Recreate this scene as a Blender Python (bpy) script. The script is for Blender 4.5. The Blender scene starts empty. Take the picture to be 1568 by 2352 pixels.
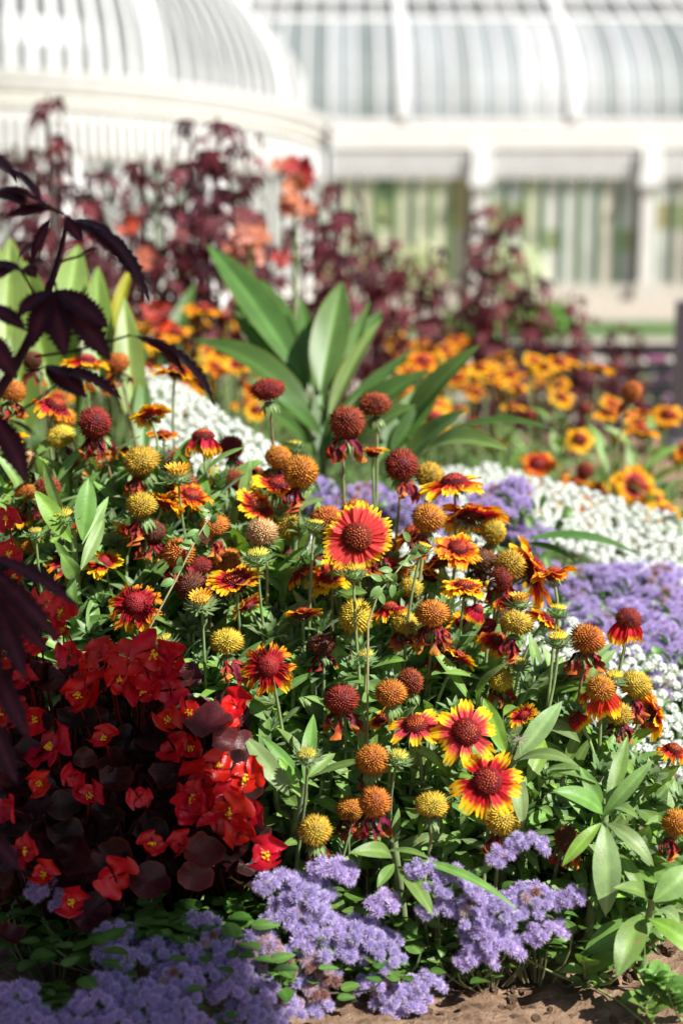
import bpy, math, random
import numpy as np
from mathutils import Vector, Matrix, Quaternion, noise
R = math.radians
C = bpy.context.scene.collection
sc = bpy.context.scene

# ------------------------------------------------------------------ camera, sky, sun, exposure
CAMZ, PITCH, LENS = 0.72, R(10.0), 50.0
FPX = LENS/36.0*2352.0                     # focal length in the pixels of a 1568 x 2352 picture
cd = bpy.data.cameras.new('camera'); cam = bpy.data.objects.new('camera', cd); C.objects.link(cam)
cam.location = (0, 0, CAMZ); cam.rotation_euler = (R(90)-PITCH, 0, 0)
cd.sensor_fit = 'VERTICAL'; cd.sensor_height = 36.0; cd.lens = LENS
cd.clip_start = 0.05; cd.clip_end = 400
cd.dof.use_dof = True; cd.dof.focus_distance = 1.22; cd.dof.aperture_fstop = 3.5
sc.camera = cam
SUN = Vector((0.56, -0.42, 0.714)).normalized()       # direction towards the sun
w = bpy.data.worlds.new('World'); sc.world = w; w.use_nodes = True
nt = w.node_tree; bg = nt.nodes['Background']; sky = nt.nodes.new('ShaderNodeTexSky')
sky.sky_type = 'NISHITA'; sky.sun_disc = False
sky.sun_elevation = math.asin(SUN.z); sky.sun_rotation = math.atan2(SUN.x, SUN.y)
nt.links.new(sky.outputs[0], bg.inputs[0]); bg.inputs[1].default_value = 0.05
ld = bpy.data.lights.new('sun', 'SUN'); ld.energy = 5.0; ld.angle = R(0.5); ld.color = (1.0, 0.97, 0.915)
sun = bpy.data.objects.new('sun', ld); C.objects.link(sun); sun.location = (3, -2, 5)
sun.rotation_euler = SUN.to_track_quat('Z', 'Y').to_euler()
sc.view_settings.view_transform = 'Standard'; sc.view_settings.look = 'None'
sc.view_settings.exposure = 0.76; sc.view_settings.gamma = 1.0
sc.render.engine = 'CYCLES'

# ------------------------------------------------------------------ helpers
def P(px, py, d):
    """world point seen at (px, py) of the 1568 x 2352 picture, d metres along the camera axis"""
    a = (px-784)/FPX; b = (1176-py)/FPX
    return Vector((a*d, d*(math.cos(PITCH)+b*math.sin(PITCH)), CAMZ+d*(b*math.cos(PITCH)-math.sin(PITCH))))
def camdir(x, up, to):
    """direction given as (right, up, towards the camera)"""
    return (Vector((x, 0, 0))+up*Vector((0, math.sin(PITCH), math.cos(PITCH)))+to*Vector((0, -math.cos(PITCH), math.sin(PITCH)))).normalized()
def sst(a, b, x):
    t = min(1, max(0, (x-a)/(b-a))); return t*t*(3-2*t)
def zg(x, y):
    z = 0.13+0.055*(1-sst(-0.30, 0.10, x))*sst(1.10, 1.40, y)
    z += 0.05*sst(1.25, 1.75, y)
    for a, b in ((-.150, 1.058), (-.088, 1.072)): z += .060*math.exp(-((x-a)**2+(y-b)**2)/.030**2)
    return z*(1-sst(4.2, 6.0, y))
rnd = random.Random(7)

class MB:
    def __init__(s): s.v=[]; s.f3=[]; s.f4=[]; s.c=[]; s.n=0
    def add(s, V, F, Cc):
        V = np.asarray(V, float).reshape(-1, 3); n = len(V)
        Cc = np.asarray(Cc, float)
        if Cc.ndim == 1: Cc = np.tile(Cc, (n, 1))
        F = np.asarray(F, int)
        (s.f3 if F.shape[1] == 3 else s.f4).append(F+s.n)
        s.v.append(V); s.c.append(Cc); s.n += n
    def merge(s, o, M):
        M = np.array(M); V = np.concatenate(o.v)@M[:3, :3].T+M[:3, 3]
        s.v.append(V); s.c += [np.concatenate(o.c)]
        for f in o.f3: s.f3.append(f+s.n)
        for f in o.f4: s.f4.append(f+s.n)
        s.n += len(V)
    def mesh(s, name, mat, smooth=True):
        me = bpy.data.meshes.new(name)
        V = np.concatenate(s.v); me.vertices.add(len(V)); me.vertices.foreach_set('co', V.ravel())
        f4 = np.concatenate(s.f4) if s.f4 else np.zeros((0, 4), int)
        f3 = np.concatenate(s.f3) if s.f3 else np.zeros((0, 3), int)
        L = np.concatenate([f4.ravel(), f3.ravel()]).astype(np.int32)
        tot = np.concatenate([np.full(len(f4), 4), np.full(len(f3), 3)]).astype(np.int32)
        st = np.concatenate([[0], np.cumsum(tot)[:-1]]).astype(np.int32)
        me.loops.add(len(L)); me.loops.foreach_set('vertex_index', L)
        me.polygons.add(len(tot)); me.polygons.foreach_set('loop_start', st); me.polygons.foreach_set('loop_total', tot)
        me.polygons.foreach_set('use_smooth', np.full(len(tot), smooth))
        me.update(calc_edges=True); me.validate()
        ca = me.color_attributes.new('Col', 'FLOAT_COLOR', 'POINT')
        cc = np.ones((len(V), 4)); cc[:, :3] = np.concatenate(s.c); ca.data.foreach_set('color', cc.ravel())
        me.materials.append(mat); return me
def link(name, me, parent=None, M=None):
    o = bpy.data.objects.new(name, me); C.objects.link(o)
    if parent: o.parent = parent
    if M is not None: o.matrix_local = M
    return o
def tag(o, label, cat, group=None, kind=None):
    if label: o['label'] = label
    if cat: o['category'] = cat
    if group: o['group'] = group
    if kind: o['kind'] = kind
    return o
def thing(name, label, cat, loc, group=None):
    return_o = link(name, None); return_o.location = loc; return_o.empty_display_size = 0.02
    return tag(return_o, label, cat, group)
def struct(o): o['kind'] = 'structure'; return o
def axisM(pos, axis, roll=0, s=1.0):
    q = Vector(axis).to_track_quat('Z', 'Y')
    return Matrix.Translation(pos)@q.to_matrix().to_4x4()@Matrix.Rotation(roll, 4, 'Z')@Matrix.Scale(s, 4)
def box(mb, a, b, col=(.8, .8, .8)):
    (x0, y0, z0), (x1, y1, z1) = a, b
    V = [(x0,y0,z0),(x1,y0,z0),(x1,y1,z0),(x0,y1,z0),(x0,y0,z1),(x1,y0,z1),(x1,y1,z1),(x0,y1,z1)]
    mb.add(V, [(0,3,2,1),(4,5,6,7),(0,1,5,4),(1,2,6,5),(2,3,7,6),(3,0,4,7)], col)
def bez(p0, p1, p2, p3, n):
    return [((1-t)**3)*p0+3*t*(1-t)**2*p1+3*t*t*(1-t)*p2+t**3*p3 for t in [i/(n-1) for i in range(n)]]
def tube(mb, pts, r0, r1, col, col2=None, sides=6):
    n = len(pts); V = []; cc = []; col = np.array(col); col2 = col if col2 is None else np.array(col2)
    up = Vector((0.3, 1, 0.1)).normalized()
    for i, p in enumerate(pts):
        t = (pts[min(i+1, n-1)]-pts[max(i-1, 0)]).normalized()
        a = t.cross(up); a = a.normalized() if a.length > 1e-5 else Vector((1, 0, 0)); b = t.cross(a)
        f = i/(n-1); r = r0+(r1-r0)*f
        for k in range(sides):
            an = 2*math.pi*k/sides; V.append(p+(a*math.cos(an)+b*math.sin(an))*r); cc.append(col+(col2-col)*f)
    F = [(i*sides+k, i*sides+(k+1) % sides, (i+1)*sides+(k+1) % sides, (i+1)*sides+k) for i in range(n-1) for k in range(sides)]
    mb.add(V, F, cc)
def leaf(mb, base, tip, width, up, sag=0.15, fold=0.25, ns=8, nu=4, col=(.1,.17,.06), mid=None, peak=0.45, serr=0, wave=0.0, twist=0.0, rg=rnd, tipc=None):
    """a blade from base to tip; up is its face direction, sag lifts the middle, fold opens it in a V"""
    base = Vector(base); tip = Vector(tip); L = (tip-base).length; up = Vector(up)
    T0 = (tip-base)/L; S = T0.cross(up)
    if S.length < 1e-4: S = T0.cross(Vector((1, .1, 0)))
    S.normalize(); N = S.cross(T0)
    col = np.array(col); mid = col*1.35 if mid is None else np.array(mid)
    V = []; cc = []; ph = rg.uniform(0, 6.28); nn = ns if not serr else ns*2
    pw = math.log(0.5)/math.log(peak)
    for i in range(nn+1):
        t = i/nn
        c = base+(tip-base)*t+N*(sag*L*4*t*(1-t))
        T = ((tip-base)+N*(sag*L*4*(1-2*t))).normalized()
        Nl = S.cross(T).normalized(); an = twist*t; Sl = S*math.cos(an)+Nl*math.sin(an); Nl = Sl.cross(T).normalized()
        wv = width/2*max(0.0, math.sin(math.pi*min(1, t**pw)))**0.85
        if t == 0: wv = width*0.05
        if serr and i % 2 and 0.1 < t < 0.97: wv *= 1+serr*(.6+.8*((i*7919) % 13)/13)
        for k in range(nu+1):
            u = k/nu*2-1
            h = fold*abs(u)*wv+wave*width*math.sin(ph+9*t+2.5*u)*abs(u)
            V.append(c+Sl*(u*wv)+Nl*h)
            m = max(0, 1-abs(u)*3.2)
            cv = col*(1-m)+mid*m
            if nu > 20 and k % 3 == 1: cv = cv*.80
            if nu > 20 and abs(u) > .96: cv = cv*np.array((1.9, 1.3, .8))
            if tipc is not None and t > .85: cv = cv*.3+np.array(tipc)*.7
            cc.append(cv)
    F = [(i*(nu+1)+k, i*(nu+1)+k+1, (i+1)*(nu+1)+k+1, (i+1)*(nu+1)+k) for i in range(nn) for k in range(nu)]
    mb.add(V, F, cc)
def spikes(mb, dirs, r, ln, wd, cb, ct, jit=0.15, rg=rnd, sq=1.0, lean=None):
    """many little pyramids standing on a ball: the bristles of a head"""
    V = []; cc = []; F = []; n = 0
    for d in dirs:
        d = Vector(d); a = d.cross(Vector((.31, .2, .93))).normalized(); b = d.cross(a); an = rg.uniform(0, 6.28)
        l = ln*rg.uniform(1-jit*2, 1+jit*2); q = (d+Vector((rg.uniform(-1,1), rg.uniform(-1,1), rg.uniform(-1,1)))*jit)
        if lean is not None: q = q+Vector(lean)
        q.normalize(); p = Vector((d.x*r, d.y*r, d.z*r*sq)); f = rg.uniform(.65, 1.3); tm = rg.uniform(0, .75) if jit > .14 else 0
        for k in range(3):
            aa = an+k*2.094; V.append(p+(a*math.cos(aa)+b*math.sin(aa))*wd); cc.append(np.array(cb)*f)
        V.append(p+q*l); cc.append((np.array(ct)*(1-tm)+np.array(cb)*tm)*f)
        F += [(n, n+1, n+3), (n+1, n+2, n+3), (n+2, n, n+3)]; n += 4
    mb.add(V, F, cc)
def phyl(n, c0=1.0, c1=-1.0):
    o = []
    for i in range(n):
        z = c0+(c1-c0)*(i+.5)/n; a = i*2.399963; s = math.sqrt(max(0, 1-z*z)); o.append((s*math.cos(a), s*math.sin(a), z))
    return o
def ball(mb, r, col, col2=None, seg=12, rings=8, c=(0, 0, 0), sq=1.0):
    V = []; cc = []; c = Vector(c); col = np.array(col); col2 = col if col2 is None else np.array(col2)
    for i in range(rings+1):
        th = math.pi*i/rings
        for k in range(seg):
            an = 2*math.pi*k/seg
            V.append(c+Vector((math.sin(th)*math.cos(an)*r, math.sin(th)*math.sin(an)*r, math.cos(th)*r*sq))); cc.append(col+(col2-col)*(i/rings))
    F = [(i*seg+k, (i+1)*seg+k, (i+1)*seg+(k+1) % seg, i*seg+(k+1) % seg) for i in range(rings) for k in range(seg)]
    mb.add(V, F, cc)

# ------------------------------------------------------------------ materials
def veg(name, trans=0.3, rough=0.5, spec=0.3, var=0.12, sheen=0.0, nscale=60, ns=0.25, tmul=(1, 1, 1), bump=0.0, hue=0.012, spots=0.0):
    m = bpy.data.materials.new(name); m.use_nodes = True; t = m.node_tree; t.nodes.clear(); N = t.nodes.new; K = t.links.new
    out = N('ShaderNodeOutputMaterial'); at = N('ShaderNodeAttribute'); at.attribute_name = 'Col'
    oi = N('ShaderNodeObjectInfo'); tc = N('ShaderNodeTexCoord'); nz = N('ShaderNodeTexNoise'); nz.inputs['Scale'].default_value = nscale; nz.inputs['Detail'].default_value = 3
    K(tc.outputs['Object'], nz.inputs['Vector'])
    mr = N('ShaderNodeMapRange'); mr.inputs[3].default_value = 1-ns; mr.inputs[4].default_value = 1+ns; mr.inputs[1].default_value = .3; mr.inputs[2].default_value = .7; K(nz.outputs[0], mr.inputs[0])
    m2 = N('ShaderNodeMapRange'); m2.inputs[3].default_value = 1-var; m2.inputs[4].default_value = 1+var; K(oi.outputs['Random'], m2.inputs[0])
    mu = N('ShaderNodeMath'); mu.operation = 'MULTIPLY'; K(mr.outputs[0], mu.inputs[0]); K(m2.outputs[0], mu.inputs[1])
    hs = N('ShaderNodeHueSaturation'); K(at.outputs['Color'], hs.inputs['Color']); K(mu.outputs[0], hs.inputs['Value'])
    m3 = N('ShaderNodeMapRange'); m3.inputs[3].default_value = .5-hue; m3.inputs[4].default_value = .5+hue; K(oi.outputs['Random'], m3.inputs[0]); K(m3.outputs[0], hs.inputs['Hue'])
    if spots:
        sn = N('ShaderNodeTexNoise'); sn.inputs['Scale'].default_value = spots; sn.inputs['Detail'].default_value = 4; sn.inputs['Roughness'].default_value = .65; K(tc.outputs['Object'], sn.inputs['Vector'])
        sr = N('ShaderNodeMapRange'); sr.inputs[1].default_value = .64; sr.inputs[2].default_value = .74; sr.inputs[4].default_value = .75; K(sn.outputs[0], sr.inputs[0])
        sm_ = N('ShaderNodeMix'); sm_.data_type = 'RGBA'; K(sr.outputs[0], sm_.inputs[0]); K(hs.outputs[0], sm_.inputs[6]); sm_.inputs[7].default_value = (.26, .20, .06, 1); hs = type('o', (), {'outputs': [sm_.outputs[2]]})
    b = N('ShaderNodeBsdfPrincipled'); K(hs.outputs[0], b.inputs['Base Color']); b.inputs['Roughness'].default_value = rough; b.inputs['Specular IOR Level'].default_value = spec
    if sheen: b.inputs['Sheen Weight'].default_value = sheen; b.inputs['Sheen Roughness'].default_value = .4
    if bump:
        bp = N('ShaderNodeBump'); bp.inputs['Strength'].default_value = bump; bp.inputs['Distance'].default_value = .001
        n2 = N('ShaderNodeTexNoise'); n2.inputs['Scale'].default_value = nscale*6; K(tc.outputs['Object'], n2.inputs['Vector']); K(n2.outputs[0], bp.inputs['Height']); K(bp.outputs[0], b.inputs['Normal'])
    if trans > 0:
        tr = N('ShaderNodeBsdfTranslucent'); vm = N('ShaderNodeVectorMath'); vm.operation = 'MULTIPLY'; vm.inputs[1].default_value = tmul; K(hs.outputs[0], vm.inputs[0]); K(vm.outputs[0], tr.inputs['Color'])
        mx = N('ShaderNodeMixShader'); mx.inputs[0].default_value = trans; K(b.outputs[0], mx.inputs[1]); K(tr.outputs[0], mx.inputs[2]); K(mx.outputs[0], out.inputs[0])
    else: K(b.outputs[0], out.inputs[0])
    return m
M_PETAL = veg('petal', .38, .55, .25, .06, .1, 300, .10, (1.15, .9, .6))
M_HEAD = veg('bristle', 0, .6, .25, .10, 0, 400, .12)
M_DRY = veg('dried_petal', .15, .6, .2, .10, 0, 300, .3)
M_LEAF = veg('sage_leaf', .26, .45, .40, .20, .14, 90, .16, (1.1, 1.3, .5), .25, spots=38)
M_STEM = veg('stem', 0, .55, .3, .15, .2, 120, .2)
M_GLOSS = veg('glossy_leaf', .22, .4, .45, .12, 0, 80, .2, (1.1, 1.3, .4), .4)
M_AGE = veg('lavender_fluff', .30, .8, .1, .05, 0, 300, .08, (1, 1, 1), 0, .012)
M_WHITE = veg('white_flower', .35, .7, .2, .02, 0, 300, .04)
M_BEG = veg('begonia_petal', .22, .33, .5, .08, 0, 120, .12, (1.1, .5, .6), .3, .006)
M_BRONZE = veg('bronze_leaf', .12, .42, .35, .15, 0, 90, .3, (2.5, .4, .4), .5)
M_HIB = veg('purple_leaf', .16, .6, .2, .2, .05, 90, .25, (2.2, .5, .6), .3)
M_CANNA = veg('canna_leaf', .33, .42, .4, .06, 0, 25, .14, (1.1, 1.2, .4), .15, spots=16)
M_PAINT = veg('white_paint', 0, .5, .4, .02, 0, 3, .05, (1, 1, 1), 0, 0)
M_CORAL = veg('coral_petal', .35, .5, .3, .1)
M_BARK = veg('bark', 0, .9, .1, .1, 0, 20, .4)
M_BLOCKER = veg('blocker_leaf', 0, .5, .3, .1, 0, 20, .2)  # opaque leaves of the added crown that blocks the sun
M_DARK = veg('dark_paint', 0, .5, .4, .1, 0, 20, .2)
def glass(name, rough=.12):
    m = veg(name, .25, rough, .7, .03, 0, .6, .12, (1, 1, 1)); return m
M_GLASS = glass('whitewashed_glass', .38)
def soilmat():
    m = bpy.data.materials.new('soil'); m.use_nodes = True; t = m.node_tree; N = t.nodes.new; K = t.links.new; b = t.nodes['Principled BSDF']
    tc = N('ShaderNodeTexCoord'); n1 = N('ShaderNodeTexNoise'); n1.inputs['Scale'].default_value = 55; n1.inputs['Detail'].default_value = 8; n1.inputs['Roughness'].default_value = .7; K(tc.outputs['Object'], n1.inputs['Vector'])
    cr = N('ShaderNodeValToRGB'); e = cr.color_ramp.elements; e[0].position = .32; e[0].color = (.16, .092, .056, 1); e[1].position = .68; e[1].color = (.48, .32, .215, 1); K(n1.outputs[0], cr.inputs[0])
    vo = N('ShaderNodeTexVoronoi'); vo.inputs['Scale'].default_value = 170; K(tc.outputs['Object'], vo.inputs['Vector'])
    lt = N('ShaderNodeMath'); lt.operation = 'LESS_THAN'; lt.inputs[1].default_value = .13; K(vo.outputs['Distance'], lt.inputs[0])
    sp = N('ShaderNodeSeparateColor'); K(vo.outputs['Color'], sp.inputs[0]); gt = N('ShaderNodeMath'); gt.operation = 'GREATER_THAN'; gt.inputs[1].default_value = .88; K(sp.outputs[0], gt.inputs[0])
    an = N('ShaderNodeMath'); an.operation = 'MULTIPLY'; K(lt.outputs[0], an.inputs[0]); K(gt.outputs[0], an.inputs[1])
    mx = N('ShaderNodeMix'); mx.data_type = 'RGBA'; mx.inputs[7].default_value = (.62, .58, .52, 1); K(an.outputs[0], mx.inputs[0]); K(cr.outputs[0], mx.inputs[6]); K(mx.outputs[2], b.inputs['Base Color'])
    b.inputs['Roughness'].default_value = .95; b.inputs['Specular IOR Level'].default_value = .1
    bp = N('ShaderNodeBump'); bp.inputs['Strength'].default_value = 1; bp.inputs['Distance'].default_value = .010; K(n1.outputs[0], bp.inputs['Height']); K(bp.outputs[0], b.inputs['Normal'])
    return m
M_SOIL = soilmat()
def flat(name, c0, c1, scale):
    m = bpy.data.materials.new(name); m.use_nodes = True; t = m.node_tree; N = t.nodes.new; K = t.links.new; b = t.nodes['Principled BSDF']
    tc = N('ShaderNodeTexCoord'); n1 = N('ShaderNodeTexNoise'); n1.inputs['Scale'].default_value = scale; n1.inputs['Detail'].default_value = 6; K(tc.outputs['Object'], n1.inputs['Vector'])
    cr = N('ShaderNodeValToRGB'); e = cr.color_ramp.elements; e[0].position = .35; e[0].color = (*c0, 1); e[1].position = .65; e[1].color = (*c1, 1); K(n1.outputs[0], cr.inputs[0]); K(cr.outputs[0], b.inputs['Base Color']); b.inputs['Roughness'].default_value = .9
    return m

# ------------------------------------------------------------------ ground
xs = np.concatenate([-np.geomspace(120, 1.6, 14), np.arange(-1.5, -.62, .06), np.arange(-.6, .66, .0075), np.arange(.7, 1.5, .06), np.geomspace(1.6, 120, 14)])
ys = np.concatenate([-np.geomspace(30, .2, 8), np.arange(0, .9, .06), np.arange(.92, 1.72, .0075), np.arange(1.76, 6.4, .08), np.geomspace(6.8, 160, 16)])
V = []
for y in ys:
    for x in xs:
        z = zg(x, y)
        if abs(x) < .7 and .9 < y < 1.75:
            p = Vector((x*24, y*24, 1)); z += .010*noise.fractal(p, .9, 2.1, 4)+.012*max(0, noise.noise(p*.45))
            z += .004*noise.noise(p*4)
        V.append((x, y, z))
nx = len(xs); F = [(j*nx+i, j*nx+i+1, (j+1)*nx+i+1, (j+1)*nx+i) for j in range(len(ys)-1) for i in range(nx-1)]
g = MB(); g.add(V, F, (.3, .2, .13)); struct(link('ground', g.mesh('ground', M_SOIL)))
def sheet(name, x0, y0, x1, y1, z, mat):
    m = MB(); m.add([(x0,y0,z),(x1,y0,z),(x1,y1,z),(x0,y1,z)], [(0,1,2,3)], (.3,.3,.3)); return struct(link(name, m.mesh(name, mat)))
sheet('path', -40, 6.3, 40, 60, .004, flat('gravel', (.34, .29, .23), (.50, .44, .36), 8))
sheet('lawn', -40, 13.6, 40, 17.4, .010, flat('lawn_green', (.05, .11, .02), (.11, .19, .045), 6))

# ------------------------------------------------------------------ palm house
def rib_strip(mb, pts, nrm, w, d, col):
    """a bar of width w and depth d laid along pts, nrm outward"""
    V = []; n = len(pts)
    for i, p in enumerate(pts):
        t = (pts[min(i+1, n-1)]-pts[max(i-1, 0)]).normalized(); nn = nrm[i]; s = t.cross(nn).normalized()
        for a, b in ((-1, 0), (1, 0), (1, 1), (-1, 1)): V.append(p+s*(a*w/2)+nn*(d*b-d*.3))
    F = [(i*4+k, i*4+(k+1) % 4, (i+1)*4+(k+1) % 4, (i+1)*4+k) for i in range(n-1) for k in range(4)]
    mb.add(V, F, col)
WHT = (.68, .68, .67)
WY, EZ, BAY = 27.0, 3.12, 3.10
# --- the straight wing
wing = thing('glasshouse_wing', 'long white glasshouse wing with curved glass roof and barred windows, behind the flower bed', 'glasshouse', (8, WY, 0))
def wpart(name, mb, mat, smooth=False, parent=wing):
    me = mb.mesh(name, mat, smooth); o = link(name, me, parent); o.matrix_local = Matrix.Translation(-parent.location); return o
X0, X1 = -0.2, 17.5
pil0 = 2.55
m = MB(); box(m, (X0, WY-.12, 0), (X1, WY+.2, .30), (.46,.43,.37)); wpart('plinth', m, M_PAINT)
m = MB()
box(m, (X0, WY-.20, EZ-.10), (X1, WY+.2, EZ+.06), (.80, .78, .75)); box(m, (X0, WY-.17, EZ-.22), (X1, WY+.2, EZ-.103), (.72, .68, .65)); box(m, (X0, WY-.18, EZ-.36), (X1, WY+.2, EZ-.223), (.70, .69, .65))
box(m, (X0, WY-.22, EZ+.063), (X1, WY+.0, EZ+.16), WHT)
wpart('cornice', m, M_PAINT)
m = MB(); box(m, (X0, WY-.04, EZ-.86), (X1, WY+.1, EZ-.362), (.62, .61, .56))
x = X0
while x < X1:
    box(m, (x, WY-.14, EZ-.80), (x+.075, WY-.043, EZ-.40), WHT); x += .135
    zt = EZ-.80; box(m, (x-.135+.0, WY-.13, zt-.09), (x-.135+.075, WY-.043, zt-.002), WHT)
wpart('frieze', m, M_PAINT)
rr = random.Random(3)
k = 0; xk = pil0-BAY
while xk < X1:
    m = MB(); box(m, (xk-.12, WY-.24, .3), (xk+.12, WY-.042, EZ-.86), (.62,.60,.57)); box(m, (xk-.17, WY-.32, EZ-.84), (xk+.17, WY-.145, EZ-.365), WHT)
    box(m, (xk-.20, WY-.36, EZ-1.05), (xk+.20, WY-.02, EZ-.843), WHT); box(m, (xk-.24, WY-.38, 0), (xk+.24, WY-.124, .33), (.5,.47,.42))
    wpart('column', m, M_PAINT)
    w_ = MB(); b_ = MB(); n = 8; x0 = xk+.17; x1 = xk+BAY-.17; pw = (x1-x0)/n
    for j in range(n):
        base = rr.choice([(.58,.59,.54), (.64,.64,.59), (.52,.54,.50), (.62,.60,.55), (.48,.53,.43), (.54,.55,.40), (.60,.55,.46)])
        zz = [.30, .9, 1.3, 1.8, EZ-.86]
        for q in range(4):
            f = rr.uniform(.95, 1.4); cc = [min(.85, c*f) for c in base]
            if rr.random() < .16: cc = rr.choice([(.16,.24,.13), (.34,.40,.20), (.46,.42,.20)])
            a0 = x0+j*pw+.032; a1 = x0+(j+1)*pw-.032
            w_.add([(a0, WY+.05, zz[q]), (a1, WY+.05, zz[q]), (a1, WY+.05, zz[q+1]), (a0, WY+.05, zz[q+1])], [(0,1,2,3)], cc)
        gc = rr.choice([(.03,.11,.05), (.04,.14,.06), (.08,.17,.04), (.02,.08,.045)])
        box(b_, (x0+j*pw-.032, WY-.03, .3), (x0+j*pw+.032, WY+.12, EZ-.863), gc)
    wf = wpart('window', b_, M_DARK); o = link('pane', w_.mesh('pane', M_GLASS, False), wf)
    xk += BAY
# curved roof of the wing
PRF = [(0, 0), (.03, .30), (.14, .62), (.34, .93), (.64, 1.22), (1.02, 1.48), (1.46, 1.74), (2.05, 2.04), (2.7, 2.34), (3.4, 2.66), (4.1, 2.98), (4.8, 3.29), (5.5, 3.60), (6.7, 4.1), (8.0, 4.6)]
def roofp(x, i): return Vector((x, WY-.20+PRF[i][0], EZ+.16+PRF[i][1]))
def roofn(i):
    a, b = PRF[max(0, i-1)], PRF[min(len(PRF)-1, i+1)]; return Vector((0, -(b[1]-a[1]), b[0]-a[0])).normalized()
m = MB(); rb = MB(); pu = MB(); x = X0-6.2; j = 0; PW = .443; NP = len(PRF)
while x < X1:
    lo = rr.choice([(.43,.455,.465), (.36,.385,.385), (.52,.54,.545), (.27,.305,.30), (.58,.59,.59)]); hi = rr.choice([(.25,.25,.24), (.30,.295,.28), (.20,.20,.19)]); h2 = rr.choice([(.52,.52,.50), (.46,.46,.44)])
    for i in range(NP-1):
        base = lo if i < 7 else hi if i < 9 else h2 if i < 11 else hi
        p = [roofp(x, i), roofp(x+PW, i), roofp(x+PW, i+1), roofp(x, i+1)]
        m.add(p, [(0,1,2,3)], base)
    wide = (j % 7 == 3)
    rib_strip(rb, [roofp(x, i) for i in range(NP)], [roofn(i) for i in range(NP)], .20 if wide else .055, .12 if wide else .05, WHT)
    x += PW; j += 1
for i, h in ((7, .22), (9, .12), (11, .14), (12, .10)):
    rib_strip(pu, [roofp(X0-6.2, i), roofp(X1, i)], [roofn(i)]*2, h, .07, WHT)
wpart('roof_glass', m, M_GLASS); wpart('roof_ribs', rb, M_PAINT); wpart('purlins', pu, M_PAINT)
m = MB(); box(m, (X0, WY+4.0, 0), (X1, WY+4.2, 3.2), (.40,.40,.36)); wpart('back_wall', m, M_PAINT)
# --- the domed rotunda
DCX, DCY, DA, DB = -5.9, 28.2, 5.35, 8.3
dome = thing('domed_glasshouse', 'large white domed glasshouse with curved ribs behind the dark purple leaves', 'glasshouse', (DCX, DCY, 0))
def dp(u, z, k, e=0.0): return Vector((DCX+(DA*k+e)*math.cos(u), DCY+(DB*k+e)*math.sin(u), z))
U = [2*math.pi*i/96 for i in range(97)]
def ring(mb, z0, z1, e0, e1, col, col2=None):
    V = []
    for u in U: V += [dp(u, z0, 1, e0), dp(u, z1, 1, e1)]
    mb.add(V, [(2*i, 2*i+2, 2*i+3, 2*i+1) for i in range(96)], col)
m = MB(); ring(m, EZ-.30, EZ-.12, .24, .24, (.66,.64,.58)); ring(m, EZ-.12, EZ+.0, .30, .34, WHT); ring(m, EZ+.0, EZ+.15, .36, .42, WHT)
for (z, a, b) in ((EZ-.30, .2, .24), (EZ-.12, .24, .30), (EZ+.0, .34, .36), (EZ+.15, .42, 0)): ring(m, z, z+.002, a, b, WHT)
wpart('cornice', m, M_PAINT, False, dome)
m = MB(); ring(m, EZ-1.0, EZ-.36, .2, .2, (.55,.54,.50))
nb = 260
for i in range(nb):
    u = 2*math.pi*i/nb; c = dp(u, 0, 1, .26); s = Vector((-math.sin(u), math.cos(u), 0))*.035; o_ = Vector((math.cos(u), math.sin(u), 0))*.03
    V = [c-s-o_, c+s-o_, c+s+o_, c-s+o_]; V = [v+Vector((0,0,EZ-.9)) for v in V]+[v+Vector((0,0,EZ-.42)) for v in V]
    m.add(V, [(0,3,2,1),(4,5,6,7),(0,1,5,4),(1,2,6,5),(2,3,7,6),(3,0,4,7)], WHT)
wpart('frieze', m, M_PAINT, False, dome)
m = MB(); wn = MB()
for i in range(96):
    c = rr.choice([(.34,.36,.33), (.28,.31,.27), (.38,.38,.36), (.22,.26,.20)])
    wn.add([dp(U[i], .3, 1, .05), dp(U[i+1], .3, 1, .05), dp(U[i+1], EZ-1, 1, .05), dp(U[i], EZ-1, 1, .05)], [(0,1,2,3)], c)
    big = i % 6 == 0
    rib_strip(m, [dp(U[i], 0, 1, .1), dp(U[i], EZ-1, 1, .1)], [Vector((math.cos(U[i]), math.sin(U[i]), 0))]*2, .34 if big else .09, .35 if big else .06, WHT)
ring(m, 0, .4, .12, .12, (.72,.69,.62))
wpart('window_frames', m, M_PAINT, False, dome); wpart('window_glass', wn, M_GLASS, False, dome)
DH = 3.25
def domep(u, a): return Vector((DCX+DA*math.cos(a)*math.cos(u), DCY+DB*math.cos(a)*math.sin(u), EZ+.16+DH*math.sin(a)))
def domen(u, a): return Vector((math.cos(a)*math.cos(u)/DA, math.cos(a)*math.sin(u)/DB, math.sin(a)/DH)).normalized()
da = [R(v) for v in range(0, 85, 7)]
m = MB(); rb = MB(); ND = 120
for j in range(ND):
    u0, u1 = 2*math.pi*j/ND, 2*math.pi*(j+1)/ND
    f = rr.uniform(.92, 1.05)
    for i in range(len(da)-1):
        m.add([domep(u0, da[i]), domep(u1, da[i]), domep(u1, da[i+1]), domep(u0, da[i+1])], [(0,1,2,3)], tuple(c*f for c in ((.17,.178,.18) if i > 0 else (.26,.27,.27))))
    wide = j % 10 == 2
    rib_strip(rb, [domep(u0, a) for a in da], [domen(u0, a) for a in da], .28 if wide else .075, .10 if wide else .05, WHT)
wpart('dome_glass', m, M_GLASS, True, dome); wpart('dome_ribs', rb, M_PAINT, False, dome)
m = MB(); rb_ = []
for u in (0,): pass

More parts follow.
